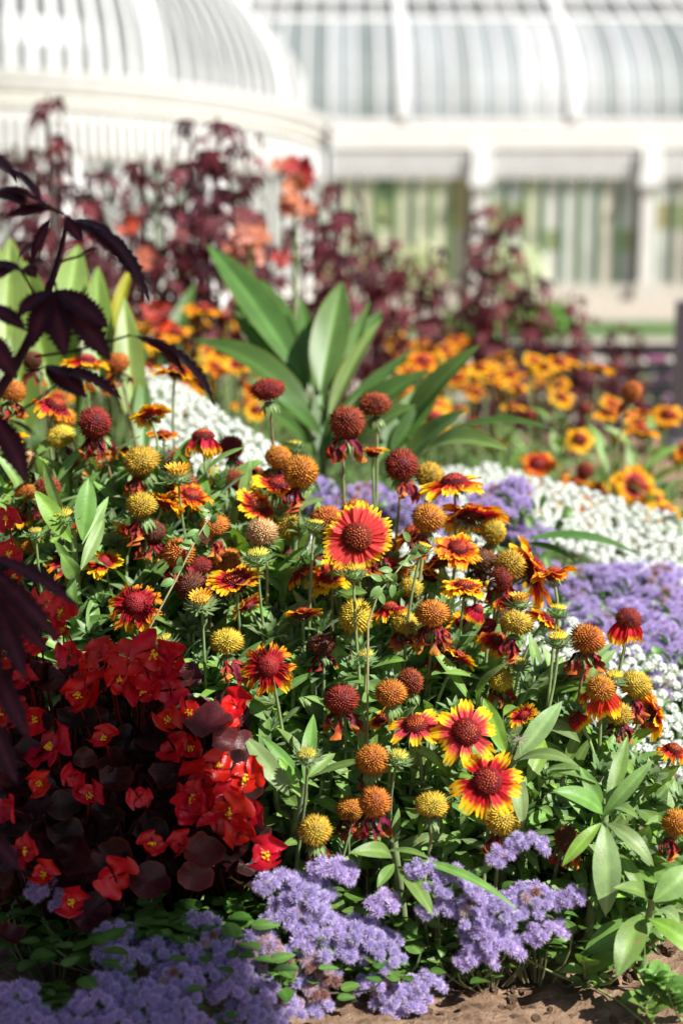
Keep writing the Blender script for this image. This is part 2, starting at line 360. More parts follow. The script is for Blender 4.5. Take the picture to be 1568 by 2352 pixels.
# ------------------------------------------------------------------ blanket flower pieces
RED, DRED, YEL, ORG = np.array((.60,.012,.018)), np.array((.30,.008,.012)), np.array((.92,.56,.012)), np.array((.90,.24,.008))
PINK = np.array((.74,.060,.095))
def petal(mb, az, rg, L, W, tilt, curl, red=RED, yl=YEL, ty=.60, wither=0.0, r0=.009):
    """one three-toothed ray; az its angle round the head, tilt its rise, curl its bend downwards"""
    nu, nv = 12, 9; V = []; cc = []
    ca, sa = math.cos(az), math.sin(az); tw = rg.uniform(-.35, .35); notch = rg.uniform(.12, .30); mid = rg.uniform(.95, 1.05)
    jit = [rg.uniform(-.05, .05) for _ in range(nu+1)]; sh = rg.uniform(-.25, .25)
    for i in range(nv+1):
        t = i/nv
        for k in range(nu+1):
            u = k/nu*2-1
            tooth = abs(math.cos(1.5*math.pi*u)) if abs(u) < .99 else 0
            end = 1-notch*(1-tooth**.7)*1.0-.10*u*u
            s = t*(1 if t < .6 else 1+(end-1)*(t-.6)/.4)
            wv = W/2*(.30+.70*math.sin(min(1, t/.72)*math.pi/2)**.9)*(1 if t < .75 else 1-.16*(t-.75)/.25)
            if wither: wv *= (1-.72*wither*(0.5+.5*t))
            x = s*L; a = tilt-curl*s; rad = r0*.8+L*(math.sin(tilt)-math.sin(tilt-curl*s))/curl*1 if abs(curl) > 1e-3 else r0*.8+x*math.cos(tilt)
            if abs(curl) > 1e-3: h = L*(math.cos(tilt-curl*s)-math.cos(tilt))/curl
            else: h = x*math.sin(tilt)
            y = u*wv; an = tw*t; pleat = .00055*math.cos(3*math.pi*u+1)*(1+2*wither)+.0022*u*u*(W/.012)+rg.uniform(-.0001, .0001)
            if wither: pleat += wither*.002*math.sin(9*t+5*u+az*3); y += wither*.0018*math.sin(7*t+az*5)
            hh = h+(y*math.sin(an)+pleat*math.cos(an))*math.cos(a); rr_ = rad-(pleat)*math.sin(a); y2 = y*math.cos(an)
            V.append((rr_*ca-y2*sa, rr_*sa+y2*ca, hh))
            b = (s-(ty+jit[k]+.06*math.cos(3*math.pi*u)))/.10; b = min(1, max(0, b+.5))
            c0 = red*(.92+.08*math.cos(6*math.pi*u)) if True else red
            c = c0*(1-b)+yl*b; b2 = max(0, 1-abs(b-.5)*2)*.6; c = c*(1-b2)+ORG*b2
            if wither > .5: c = c*np.array((.62,.5,.8)) if b < .5 else c*np.array((.9,.6,.9))
            cc.append(c)
    F = [(i*(nu+1)+k, i*(nu+1)+k+1, (i+1)*(nu+1)+k+1, (i+1)*(nu+1)+k) for i in range(nv) for k in range(nu)]
    mb.add(V, F, cc)
def disc_mesh(rg, r=.0125, core=(.07,.008,.010), tip=(.26,.010,.012), centre=(.60,.10,.015), sq=.72, open_=1):
    mb = MB(); ball(mb, r, core, core, 14, 8, (0, 0, 0), sq)
    spikes(mb, phyl(190, 1, .05), r*.97, r*.24, r*.085, np.array(tip)*.5, tip, .12, rg, sq)
    spikes(mb, phyl(300, 1, -1)[:42], r*.99, r*.16, r*.09, centre, np.array(centre)*1.1, .08, rg, sq)
    return mb.mesh('disc', M_HEAD)
def bract_mesh(rg, r=.010, n=22, down=.5, L=.011, col=(.16,.24,.08)):
    mb = MB()
    for i in range(n):
        a = i*2.39996; q = rg.uniform(-.3, .3)+down; l = L*rg.uniform(.8, 1.25); d = Vector((math.cos(a), math.sin(a), 0))
        b = d*r*.45+Vector((0, 0, -.003)); t = b+(d*math.cos(q)+Vector((0, 0, -math.sin(q))))*l
        leaf(mb, b, t, .0032, Vector((0, 0, 1))+d*math.sin(q), .12, .1, 4, 2, col, None, .3, rg=rg)
    ball(mb, r*.55, col, col, 8, 5, (0, 0, -.003), .5)
    return mb.mesh('bracts', M_LEAF)
def petals_mesh(seed, n=13, L=.024, W=.0125, tilt=.15, curl=.45, ty=.6, red=RED, yl=YEL, skip=0, wither=0, rows=1):
    rg = random.Random(seed); mb = MB()
    for q in range(rows):
        for i in range(n):
            if rg.random() < skip: continue
            w_ = wither if not wither or rg.random() < .75 else wither*.3
            petal(mb, 2*math.pi*(i+.5*q+rg.uniform(-.28, .28))/n, rg, L*rg.uniform(.80, 1.12)*(1-.18*q), W*1.28*rg.uniform(.85, 1.15), tilt+.28*q+rg.uniform(-.22, .22), curl+rg.uniform(-.2, .45), red, yl, ty+rg.uniform(-.04, .04), w_)
    return mb.mesh('petals', M_PETAL)
def drymesh(seed, n=6, one=None, pale=False):
    """shrivelled petals hanging under a spent head"""
    rg = random.Random(seed); mb = MB(); a0 = rg.uniform(0, 6)
    for i in range(n):
        a = a0+i*2*math.pi/max(n, 6)+rg.uniform(-.3, .3) if one is None else one+rg.uniform(-.7, .7); d = Vector((math.cos(a), math.sin(a), 0)); L = rg.uniform(.011, .022)
        c0 = np.array(rg.choice([(.16,.008,.03), (.24,.015,.03), (.10,.01,.02), (.32,.03,.02)])); c1 = np.array(rg.choice([(.62,.22,.03), (.5,.12,.02), (.28,.03,.02)]))
        if pale: c0 = np.array((.40,.20,.12)); c1 = np.array((.50,.30,.15))
        V = []; cc = []; ph = rg.uniform(0, 6); w0 = rg.uniform(.0022, .004); n_ = 9
        for j in range(n_+1):
            t = j/n_; c = d*(.006+.009*math.sin(t*1.4)+.0012*math.sin(t*9+ph))+Vector((-d.y, d.x, 0))*(.0016*math.sin(t*7+ph))+Vector((0, 0, -.004-L*t**1.1))
            an = a+1.57+math.sin(t*5+ph)*1.0; s = Vector((math.cos(an), math.sin(an), .15*math.sin(t*8))); ww = w0*(.5+.8*t)*(1+.25*math.sin(t*17+ph))
            for k in (-1, -.33, .33, 1): V.append(c+s*(k*ww)+d*(.0014*math.cos(k*4+t*6))); cc.append(c0*(1-max(0, t-.6)*2.5)+c1*max(0, t-.6)*2.5)
        mb.add(V, [(j*4+k, j*4+k+1, j*4+k+5, j*4+k+4) for j in range(n_) for k in range(3)], cc)
    return mb.mesh('dried_petals', M_DRY)
def ballmesh(seed, kind):
    rg = random.Random(seed); mb = MB(); r = .0128
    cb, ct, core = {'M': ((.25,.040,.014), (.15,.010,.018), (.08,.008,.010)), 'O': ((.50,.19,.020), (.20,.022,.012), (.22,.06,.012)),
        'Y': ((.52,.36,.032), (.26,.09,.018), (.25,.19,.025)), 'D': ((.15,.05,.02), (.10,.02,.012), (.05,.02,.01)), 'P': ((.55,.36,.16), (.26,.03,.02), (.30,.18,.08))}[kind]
    sq = rg.uniform(.80, 1.0); ball(mb, r*.93, core, core, 16, 12, (0, 0, 0), sq)
    o_ = Vector((seed*1.3, seed*.7, 0)); dirs = []
    for q in phyl(380, 1, -.9):
        q = Vector(q); n1 = noise.noise(q*1.8+o_)
        if noise.noise(q*3.1-o_) > .42: continue
        dirs.append(q*(1+.09*n1))
    spikes(mb, dirs, r*.92, r*.30, r*.080, np.array(cb)*1.15, np.array(ct)*.75, .20, rg, sq)
    return mb.mesh('seed_ball', M_HEAD)
BALLS = {k: [ballmesh(i*7+ord(k), k) for i in range(4)] for k in 'MOYDP'}
DRYS = [drymesh(i, n) for i, n in enumerate((2, 4, 6, 9, 12))]; DRY1 = [drymesh(20+i, 5, a) for i, a in enumerate((-2.2, -1.57, -.9, 3.1, 0))]
DISCS = [disc_mesh(random.Random(1)), disc_mesh(random.Random(2), .010, (.14,.012,.015), (.42,.03,.02), (.55,.06,.02), .85)]
BRACT = [bract_mesh(random.Random(5)), bract_mesh(random.Random(6), .010, 22, 1.1, .010), bract_mesh(random.Random(7), .010, 26, -.1, .013, (.17,.27,.09))]
PET = {'full': petals_mesh(1, 16, .0250, .0115, .12, .25, .73, rows=1, red=PINK), 'full2': petals_mesh(2, 13, .0245, .0125, .2, .4, .58),
       'open': petals_mesh(3, 11, .0265, .0108, .10, .5, .56, skip=.10, red=PINK*.95), 'open2': petals_mesh(4, 10, .027, .0128, .25, .6, .55, skip=.10),
       'cup': petals_mesh(5, 14, .0245, .0110, .55, .6, .55), 'dbl': petals_mesh(6, 13, .024, .0100, .25, .45, .55, rows=2),
       'droop': petals_mesh(7, 10, .025, .0125, -.55, .9, .68, skip=.12), 'wilt': petals_mesh(8, 13, .024, .0100, -.1, .7, .58, skip=.15, wither=.65),
       'side': petals_mesh(9, 15, .027, .0120, .05, .35, .58), 'orange': petals_mesh(10, 12, .024, .0115, .2, .5, .66, red=np.array((.62,.07,.01)), yl=np.array((.90,.42,.01)), rows=2),
       'gold': petals_mesh(11, 12, .024, .0120, .2, .45, .38, yl=np.array((.95,.50,.01))), 'pale': petals_mesh(12, 13, .025, .0130, .15, .3, .42, red=PINK)}
def budmesh(seed, op):
    rg = random.Random(seed); mb = MB(); G = (.17,.27,.10)
    ball(mb, .0062, G, G, 10, 6, (0, 0, -.001), .6)
    for i in range(34):
        a = i*2.39996; ring_ = .3+.7*(i/34); q = .95-ring_*.75-op*.25; d = Vector((math.cos(a), math.sin(a), 0)); b = d*.0055*ring_
        leaf(mb, b+Vector((0,0,-.001)), b+(d*math.cos(q)+Vector((0,0,math.sin(q))))*rg.uniform(.006, .0105), .0026, Vector((0,0,1))-d*.5, -.12, .15, 4, 2, G, (.22,.33,.13), .35, rg=rg)
    sp = MB()
    spikes(sp, [Vector((math.cos(i*2.4)*math.sqrt((i+.5)/46)*.9, math.sin(i*2.4)*math.sqrt((i+.5)/46)*.9, .75)) for i in range(46)], .0058, .0032, .0008, (.62,.40,.03) if op else (.30,.30,.06), (.30,.03,.02) if op > .5 else (.65,.45,.03), .1, rg)
    if op > .6:
        for i in range(16):
            a = i*math.pi/8; d = Vector((math.cos(a), math.sin(a), 0)); leaf(sp, d*.0055+Vector((0,0,.003)), d*.009+Vector((0,0,.0085)), .0022, -d, .1, .4, 4, 2, (.88,.50,.02), (.7,.1,.02), .5, rg=rg)
    return mb.mesh('bracts', M_LEAF), sp.mesh('florets', M_HEAD)
BUDS = [budmesh(1, 0), budmesh(2, .5), budmesh(3, 1)]
def Dp(px, py): return 1.40-min(.27, max(-.04, (py-880)/1000*.255))
def stem_to(root, pos, axis, parent, r=.0013, col=(.20,.27,.10), col2=None):
    L = (pos-root).length; mb = MB()
    pts = bez(pos-axis*.002, pos-axis*min(.06, L*.3), root+Vector((0, 0, L*.45)), root-Vector((0, 0, .01)), 12)
    tube(mb, pts, r, r*1.7, col2 if col2 is not None else col, col, 6)
    o = link('stem', mb.mesh('stem', M_STEM), parent); o.matrix_local = Matrix.Translation(-root)
def rootfor(pos, spread=.06):
    x = pos.x*.93+rnd.uniform(-.02, .02); y = pos.y+rnd.uniform(.02, .02+spread)
    return Vector((x, y, zg(x, y)))
def put(me, parent, root, M):
    n = me.name.split('.')[0]; return link(n, me, parent, Matrix.Translation(-root)@M)
def seed_head(px, py, dia, kind, label, axis=(0, 1, .35), dry=None, d=None, group=None, br=1, stem=True, root=None):
    d = d or Dp(px, py); pos = P(px, py, d); ax = camdir(*axis); s = dia*d/FPX/.0286; root = root or rootfor(pos)
    t = thing('spent_bloom', label, 'spent bloom', root, group); M = axisM(pos, ax, rnd.uniform(0, 6), s)
    put(rnd.choice(BALLS[kind]), t, root, M@Matrix.Diagonal((rnd.uniform(.88,1.1), rnd.uniform(.88,1.1), rnd.uniform(.74,1.1), 1))); Mb = axisM(pos-ax*.0105*s, ax, rnd.uniform(0, 6), s)
    put(BRACT[br], t, root, Mb)
    if dry is not None:
        if isinstance(dry, str):   # hanging on one side
            Md = Matrix.Translation(pos-ax*.007*s-Vector((0, 0, .003)))@Matrix.Scale(s, 4); put(DRY1['lbrwe'.index(dry)], t, root, Md)
        else: put(DRYS[dry], t, root, Matrix.Translation(pos-ax*.008*s)@Matrix.Rotation(rnd.uniform(0, 6), 4, 'Z')@Matrix.Scale(s, 4))
    stem_to(root, pos-ax*.011*s, ax, t, col2=rnd.choice([(.24,.30,.12), (.30,.27,.12), (.20,.28,.10), (.22,.14,.07)])); return t
def flower(px, py, dia, pet, axis, label, d=None, group=None, disc=0, dball=None, root=None, roll=None):
    d = d or Dp(px, py); pos = P(px, py, d); ax = camdir(*axis); s = dia*d/FPX/.063; root = root or rootfor(pos)
    t = thing('blanket_flower', label, 'flower', root, group); M = axisM(pos, ax, rnd.uniform(0, 6) if roll is None else roll, s)
    put(PET[pet], t, root, M@Matrix.Translation((0, 0, -.0005)))
    if dball: put(rnd.choice(BALLS[dball]), t, root, M@Matrix.Translation((0, 0, .005)))
    else: put(DISCS[disc], t, root, M)
    put(BRACT[0 if pet != 'droop' else 1], t, root, M@Matrix.Translation((0, 0, -.0025)))
    stem_to(root, pos-ax*.004, ax, t); return t
def bud(px, py, dia, k, axis, label, d=None, group=None):
    d = d or Dp(px, py); pos = P(px, py, d); ax = camdir(*axis); s = dia*d/FPX/.022; root = rootfor(pos)
    t = thing('flower_bud', label, 'flower bud', root, group); M = axisM(pos, ax, rnd.uniform(0, 6), s)
    for me in BUDS[k]: put(me, t, root, M)
    stem_to(root, pos-ax*.001, ax, t, .0012); return t

H = [ # px, py, diameter, colour kind, dried petals, depth, label
(615,895,73,'M',None,None,'tall crimson seed head on a bare stem, highest of the ball heads left of centre'),
(860,928,76,'M',None,1.42,'maroon seed head, right one of the two highest balls, before the canna leaves'),
(797,970,82,'M',4,1.38,'maroon seed head with crumpled crimson petals under it, beside the highest right ball'),
(921,1068,77,'M','r',1.36,'maroon seed head with withered petals hanging on its lower right, over pale lavender'),
(690,1085,77,'O','l',1.33,'rust orange seed head on a thin stem before the red and yellow flower'),
(218,972,76,'M',4,1.37,'dark red seed head with purple shrivelled petals, under the black leaf tips'),
(140,1003,66,'Y',1,1.40,'mustard seed head just left of the dark red one with purple petals'),
(150,962,58,'O',None,1.52,'blurred orange seed head rising behind the mustard one at left'),
(325,1058,80,'Y','l',1.36,'mustard seed head leaning left with dark withered petals at its left'),
(325,1160,77,'Y','l',1.30,'olive seed head among green leaves with withered petals, left of centre'),
(404,1066,72,'M',None,1.42,'crimson domed head on top of the drooping red and yellow flower'),
(530,1028,62,'M',1,1.44,'small crimson seed head against the white flowers, left of the tall one'),
(545,1102,60,'M',2,1.42,'small crimson seed head half behind the orange fringed flower'),
(493,1208,70,'O','b',1.31,'brown orange seed head left of the pale spiky one'),
(602,1222,77,'P',None,1.28,'pale tan seed head with dark red spines and a green collar'),
(411,1270,70,'O',3,1.28,'brick coloured seed head ringed by hanging red and yellow dry petals'),
(658,1205,72,'Y',None,1.36,'yellow olive seed head behind the thin stem left of the big open flower'),
(750,1195,78,'O',1,1.28,'orange brown seed head touching the left side of the big open flower'),
(815,1178,66,'O',None,1.36,'orange seed head peeping over the top of the big open flower'),
(983,1190,78,'O','l',1.29,'orange brown seed head with dark withered petals, right of the big open flower'),
(985,1092,66,'Y',None,1.42,'yellow seed head tucked behind the left of the flat cup flower'),
(1132,1220,66,'Y',None,1.36,'yellow olive seed head right of the red flower seen from behind'),
(1172,1297,72,'Y','l',1.32,'olive seed head facing right against the red fan of petals'),
(1103,1285,74,'D',2,1.36,'brown dead seed head left of the olive one on the red fan flower'),
(915,1307,60,'O',1,1.33,'small orange seed head right below the big open flower'),
(945,1350,56,'Y',2,1.31,'small mustard seed head below the small orange one'),
(815,1417,84,'Y',None,1.25,'large mustard seed head standing alone over leaves below the big open flower'),
(993,1408,80,'O',4,1.24,'red orange seed head with a skirt of purple dried petals, right of centre'),
(1185,1430,76,'Y','l',1.24,'mustard seed head with black dried petals at its left, under a small bud'),
(1348,1468,76,'O',3,1.24,'orange seed head with dark purple dried petals, left of the drooping flower'),
(520,1473,88,'Y','r',1.20,'large golden seed head above the red begonias with red dried petals lower right'),
(785,1607,80,'M',3,1.20,'crimson seed head with short withered petals over dark leaves, centre'),
(897,1592,74,'O',None,1.19,'tan orange seed head in front of a crimson one, above the pair of flowers'),
(941,1566,64,'M',None,1.24,'crimson seed head behind the tan orange one'),
(856,1745,75,'O',0,1.17,'orange seed head exactly over the red one with dangling petals'),
(860,1842,80,'O',4,1.15,'rust red seed head with long orange dried petals dangling, lower centre'),
(805,1857,62,'O',2,1.19,'small brown seed head left behind the rust red one'),
(992,1848,78,'Y',None,1.15,'golden brown seed head on a slanting stem at lower centre'),
(723,1908,76,'Y',0,1.14,'lowest golden seed head, right above the lavender fluff'),
(1152,1882,82,'Y','l',1.17,'brown yellow seed head half hidden under the lowest open flower'),
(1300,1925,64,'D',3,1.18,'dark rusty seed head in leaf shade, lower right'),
(1552,1890,72,'O','l',1.16,'orange seed head cut by the right edge of the picture'),
(1458,1572,74,'Y','b',1.25,'golden green seed head right of the flower with yellow hanging petals'),
(1482,1608,56,'O',2,1.29,'small brown seed head before the yellow petals at far right'),
(1315,1550,66,'O',None,1.29,'orange seed head behind the flower with hanging petals, right'),
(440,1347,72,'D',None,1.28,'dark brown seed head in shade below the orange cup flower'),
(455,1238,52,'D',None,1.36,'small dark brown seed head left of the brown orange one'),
(70,1252,52,'O',None,1.34,'right one of two low orange seed heads by the left edge'),
(26,1262,52,'O',None,1.32,'left one of two low orange seed heads by the left edge'),
(50,1058,60,'P',2,1.42,'pale brown seed head in front of the black leaf tip at left edge'),
(238,1062,64,'O',3,1.45,'blurred orange seed head behind the purple petalled one'),
(178,1105,56,'O',3,1.44,'ragged orange seed head low between stems at left'),
(268,835,60,'O',2,1.62,'blurred amber seed head at the right end of the yellow fringed flower'),
(75,828,52,'D',1,1.62,'blurred brown seed head behind the dark stem at left'),
(480,1092,62,'Y',None,1.44,'blurred yellow seed head right of the drooping flower'),
(1085,1592,46,'O',None,1.33,'small orange seed head buried in leaves right of the pair of flowers'),
(1225,1582,44,'O',None,1.33,'small orange seed head buried in leaves at right'),
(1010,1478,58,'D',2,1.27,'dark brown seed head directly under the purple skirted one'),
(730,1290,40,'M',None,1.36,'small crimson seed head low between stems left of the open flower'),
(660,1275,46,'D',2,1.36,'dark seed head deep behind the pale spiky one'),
(1450,900,50,'O',2,1.9,'blurred rusty seed head among the farther flowers, top right'),
]
for px, py, dia, kd, dry, d, lb in H:
    side = (px-784)/3000
    seed_head(px, py, dia, kd, lb, (side+rnd.uniform(-.15, .15), 1, rnd.uniform(.25, .75)), dry, d, br=2 if kd == 'P' else 1)
FL = [ # px, py, dia, petals, axis, depth, disc, ball, label
(820,1235,168,'full',(-.05,.10,1),1.25,0,None,'large open flower facing the viewer, pinkish red with yellow rim and dark centre'),
(1070,1683,158,'open',(0,.55,1),1.17,0,None,'open red and yellow flower with spaced petals, upper one of the overlapping pair'),
(1118,1797,168,'open2',(-.22,.62,1),1.14,0,None,'lowest open red flower with broad yellow tips, above the lavender fluff'),
(955,1668,138,'open',(-.2,1,.55),1.19,0,None,'red and yellow flower tilted up, left neighbour of the open pair'),
(617,1530,150,'wilt',(-.05,.35,1),1.19,1,None,'half wilted flower with red button centre beside the large golden head'),
(312,1387,152,'wilt',(-.05,.55,1),1.25,1,None,'wilting flower with curled petals and crimson centre above the begonias'),
(540,1340,150,'cup',(-.1,1,.40),1.26,0,None,'orange red cup flower seen from the side below the pale spiky head'),
(1066,1352,125,'dbl',(.05,1,.22),1.27,0,None,'yellow toothed flower in profile right of the small mustard head'),
(1042,1112,150,'side',(-.1,1,.22),1.36,0,None,'flat red flower with yellow tips in profile, highest right of centre'),
(1082,1185,160,'side',(.05,1,-.45),1.37,0,None,'red and yellow flower seen from behind below the flat profile one'),
(1222,1315,172,'side',(1,.35,-.15),1.34,0,None,'red fan flower with yellow rim turned to the right, before the lavender carpet'),
(642,1118,150,'cup',(.0,1,.45),1.38,0,None,'yellow fringed red flower behind the rust orange head'),
(418,1125,160,'droop',(-.05,1,-.10),1.38,0,'M','drooping red skirted flower with yellow hem, left of the white flowers'),
(404,856,100,'side',(.15,1,-.05),1.55,0,None,'blurred red and yellow flower half hidden by the long black leaf'),
(200,832,110,'side',(.05,1,.15),1.58,0,None,'blurred flat yellow and red flower behind the black leaf lobes'),
(856,1040,82,'cup',(0,1,.1),1.42,0,None,'small red cup flower with yellow tips between two maroon balls'),
(1440,1432,130,'droop',(.05,1,.25),1.24,1,'M','red flower with hanging yellow tipped petals before the white carpet, right'),
(1378,1592,150,'droop',(-.1,.9,.5),1.20,1,'O','orange domed flower with yellow petals hanging right and left, lower right'),
(1497,1640,120,'side',(.9,.2,-.2),1.27,0,None,'yellow and red petals fanned behind the small brown head at right'),
(988,1325,95,'cup',(.3,1,.1),1.34,0,None,'orange flower half hidden by stems right of the small mustard head'),
(862,1360,95,'cup',(-.2,1,.2),1.33,0,None,'orange red flower in the gap right under the big open one'),
(1062,1432,85,'gold',(0,1,.7),1.30,0,None,'small yellow flower right of the purple skirted head'),
(1120,1438,100,'droop',(0,.9,.5),1.29,0,None,'red flower with yellow hanging tips left of the mustard head under the bud'),
(1252,1425,105,'side',(.7,.8,-.1),1.31,0,None,'dark red and yellow flower behind the two buds at right'),
(28,1010,92,'gold',(-.1,1,.5),1.40,0,None,'bright yellow flower with red heart at the left edge'),
(42,1192,88,'gold',(.1,1,.45),1.36,0,None,'yellow petalled flower low at the left edge'),
(600,1285,80,'gold',(.2,1,.2),1.38,0,None,'small yellow orange flower behind the collar of the pale spiky head'),
(400,1215,86,'orange',(0,.8,.7),1.40,0,None,'orange flower below the drooping skirted one'),
(525,1258,110,'side',(.4,1,-.2),1.38,0,None,'deep red flower tucked behind the brown orange head'),
(270,1140,60,'gold',(-.1,1,.2),1.40,0,None,'small yellow flower left of the olive seed head'),
(285,1035,60,'gold',(0,1,.3),1.42,0,None,'small yellow and red flower between the two mustard heads'),
(590,1085,80,'droop',(.3,1,.1),1.44,0,None,'dark red flower behind the yellow fringed one'),
(375,1000,80,'orange',(0,1,.1),1.48,0,None,'blurred orange red flower above the drooping one'),
(1270,1650,60,'gold',(0,1,-.2),1.28,0,None,'small yellow flower hidden among leaves at lower right'),
(640,1380+0,50,'orange',(0,1,.2),1.38,0,None,'scrap of orange flower behind stems at centre left'),
(1458,1115,100,'pale',(0,.25,1),2.10,0,None,'blurred yellow flower with red ring facing the viewer at right'),
(1472,993,92,'gold',(.05,1,.15),2.15,0,None,'blurred golden flower in profile, highest at the right'),
(465,712,100,'gold',(.05,1,.2),2.45,0,None,'blurred yellow flower left of the tallest canna leaf'),
(556,805,104,'gold',(.1,1,.1),2.1,0,None,'blurred yellow and red flower behind the canna leaves'),
(416,626,58,'gold',(0,1,.2),2.9,0,None,'small blurred orange flower before the purple leaves'),
(560,612,58,'gold',(0,1,.3),3.0,0,None,'small blurred yellow flower right of the tallest canna leaf tip'),
(996,965,82,'pale',(0,.3,1),2.25,0,None,'blurred pale yellow flower with red centre right of the canna'),
(1318,1110,90,'gold',(0,1,.1),2.15,0,None,'blurred yellow flower with red base peeping over the white flowers'),
(1330,1010,80,'gold',(-.2,.6,.8),2.3,0,None,'blurred yellow and crimson flower left of the golden profile one'),
]
for px, py, dia, pt, ax, d, dc, bl, lb in FL: flower(px, py, dia, pt, ax, lb, d, None, dc, bl)
BD = [(410,1098,80,2,(0,1,.35),1.32,'opening bud with upright yellow teeth in front of the drooping flower'),
(463,1388,74,2,(0,.9,.6),1.23,'opening bud with red and yellow teeth above the large golden head'),
(722,1212,62,0,(.1,1,.1),1.26,'green flat bud left of the big open flower'),
(971,1262,52,1,(.35,1,.1),1.25,'leaning yellow green bud right of the big open flower'),
(812,1320,80,1,(0,1,.15),1.22,'ragged green bud under the petals of the big open flower'),
(1193,1388,66,2,(.0,1,.2),1.27,'opening yellow bud on top of the mustard head with black petals'),
(1279,1408,66,1,(.1,1,.15),1.23,'upper one of two stacked green buds at right'),
(1280,1475,72,1,(-.05,1,.3),1.21,'lower one of two stacked green buds with yellow teeth at right'),
(1408,1562,66,1,(.1,1,.35),1.24,'green bud between the two golden heads at far right'),
(672,1032,62,0,(0,1,-.1),1.42,'pale green spiky bud before the dark canna shade'),
(145,1192,74,0,(.05,1,.5),1.30,'spiky green bud in a rosette of sage leaves at left'),
(705,1742,70,0,(0,1,.6),1.15,'green bud in dark leaves at lower centre'),
(912,1745,70,0,(.2,1,.5),1.17,'green bud right of the orange head over the dangling one'),
(82,1408-180,50,0,(0,1,.4),1.28,'closed pale green bud low at the left'),
(840,1512,60,0,(0,1,.5),1.22,'green bud among leaves under the large mustard head'),
(1190,1530,56,0,(0,1,.5),1.24,'green bud beneath the mustard head with black petals'),
(592,1285,80,0,(0,1,.4),1.25,'wide green bud under the pale spiky head'),
(378,1480,70,0,(-.3,1,.3),1.20,'green bud just above the red begonia petals')]
for px, py, dia, k, ax, d, lb in BD: bud(px, py, dia, k, ax, lb, d)

GX = 'blooms half buried in the clump'
XL = [(700,1330),(760,1330),(880,1250),(1050,1260),(1020,1290),(1150,1330),(1090,1390),(900,1400),(930,1430),(1140,1480),(1060,1500),(350,1220),(300,1240),(230,1300),(460,1300),(560,1400),(700,1420),(740,1480),(880,1660),(1200,1640),(1150,1560),(1310,1640),(160,1300),(110,1120),(450,1150),(590,1160),(640,1050),(470,1010),(380,1170),(520,1290),(850,1300),(1260,1330),(1420,1640),(1540,1720),(200,1180),(60,1130),(340,950),(130,930),(30,900),(950,1240),(1160,1380)]
for i, (px, py) in enumerate(XL):
    d = Dp(px, py)+rnd.uniform(.0, .03)
    if i % 3 != 2: flower(px+rnd.uniform(-12, 12), py+rnd.uniform(-12, 12), rnd.uniform(80, 125), rnd.choice(['orange', 'gold', 'cup', 'wilt', 'droop', 'dbl', 'full2']), (rnd.uniform(-.8,.8), 1, rnd.uniform(-.4, .9)), 'partly hidden red and yellow flower behind the front heads of the clump', d, GX, rnd.choice((0, 1)))
    else: seed_head(px, py, rnd.uniform(52, 68), rnd.choice('OMDY'), 'partly hidden spent head behind the front heads of the clump', (rnd.uniform(-.4,.4), 1, rnd.uniform(0, .8)), rnd.choice((2, 3, 4)), d, 'spent heads half buried in the clump')

# farther blanket flowers: real positions scattered over the mound behind the canna
rf = random.Random(11); placed = []
GF = 'blanket flowers farther back in the bed'
pts = []
for _ in range(6000):
    x = rf.uniform(-.75, 1.25); y = rf.uniform(1.95, 3.7)
    if not (x > .07+.03*(y-2)+(0.20 if y < 2.4 else 0) or (x < -.12-.05*(y-2) and x > -.62 and y > 2.2)): continue
    if x > .26*y+.1 or x < -.26*y-.05 or (x > .2+.0*y and x > .185*y+.10+.09*(3.2-y)*0): 
        pass
    if x/y > .262: continue
    if x > 0 and y > 3.85-2.9*(x-.1): continue
    if any((x-a)**2+(y-b)**2 < .052**2 for a, b in pts): continue
    pts.append((x, y))
    if len(pts) >= 250: break
for x, y in pts:
    hgt = rf.uniform(.25, .37) if x < 0 or y > 2.5 else rf.uniform(.12, .30); z = zg(x, y)+hgt; root = Vector((x+rf.uniform(-.03, .03), y+rf.uniform(-.03, .03), zg(x, y)))
    pos = Vector((x, y, z)); v = rf.random()
    ax = Vector((rf.uniform(-.4, .4), rf.uniform(-.9, .2), 1)).normalized()
    if v < .68:
        pt = rf.choice(['orange', 'gold', 'gold', 'gold', 'pale', 'cup', 'full2']); s = rf.uniform(.75, .98)
        t = thing('blanket_flower', 'blurred orange and yellow flower in the far bank right and left of the canna', 'flower', root, GF); M = axisM(pos, ax, rf.uniform(0, 6), s)
        put(PET[pt], t, root, M); put(DISCS[0], t, root, M); put(BRACT[0], t, root, M@Matrix.Translation((0, 0, -.0025)))
    else:
        s = rf.uniform(.75, 1); t = thing('spent_bloom', 'blurred round seed head in the far bank of orange flowers', 'spent bloom', root, 'seed heads farther back in the bed'); M = axisM(pos, ax, rf.uniform(0, 6), s)
        put(rf.choice(BALLS[rf.choice('OOMY')]), t, root, M); put(BRACT[1], t, root, M@Matrix.Translation((0, 0, -.0105)))
    stem_to(root, pos-ax*.008, ax, t)

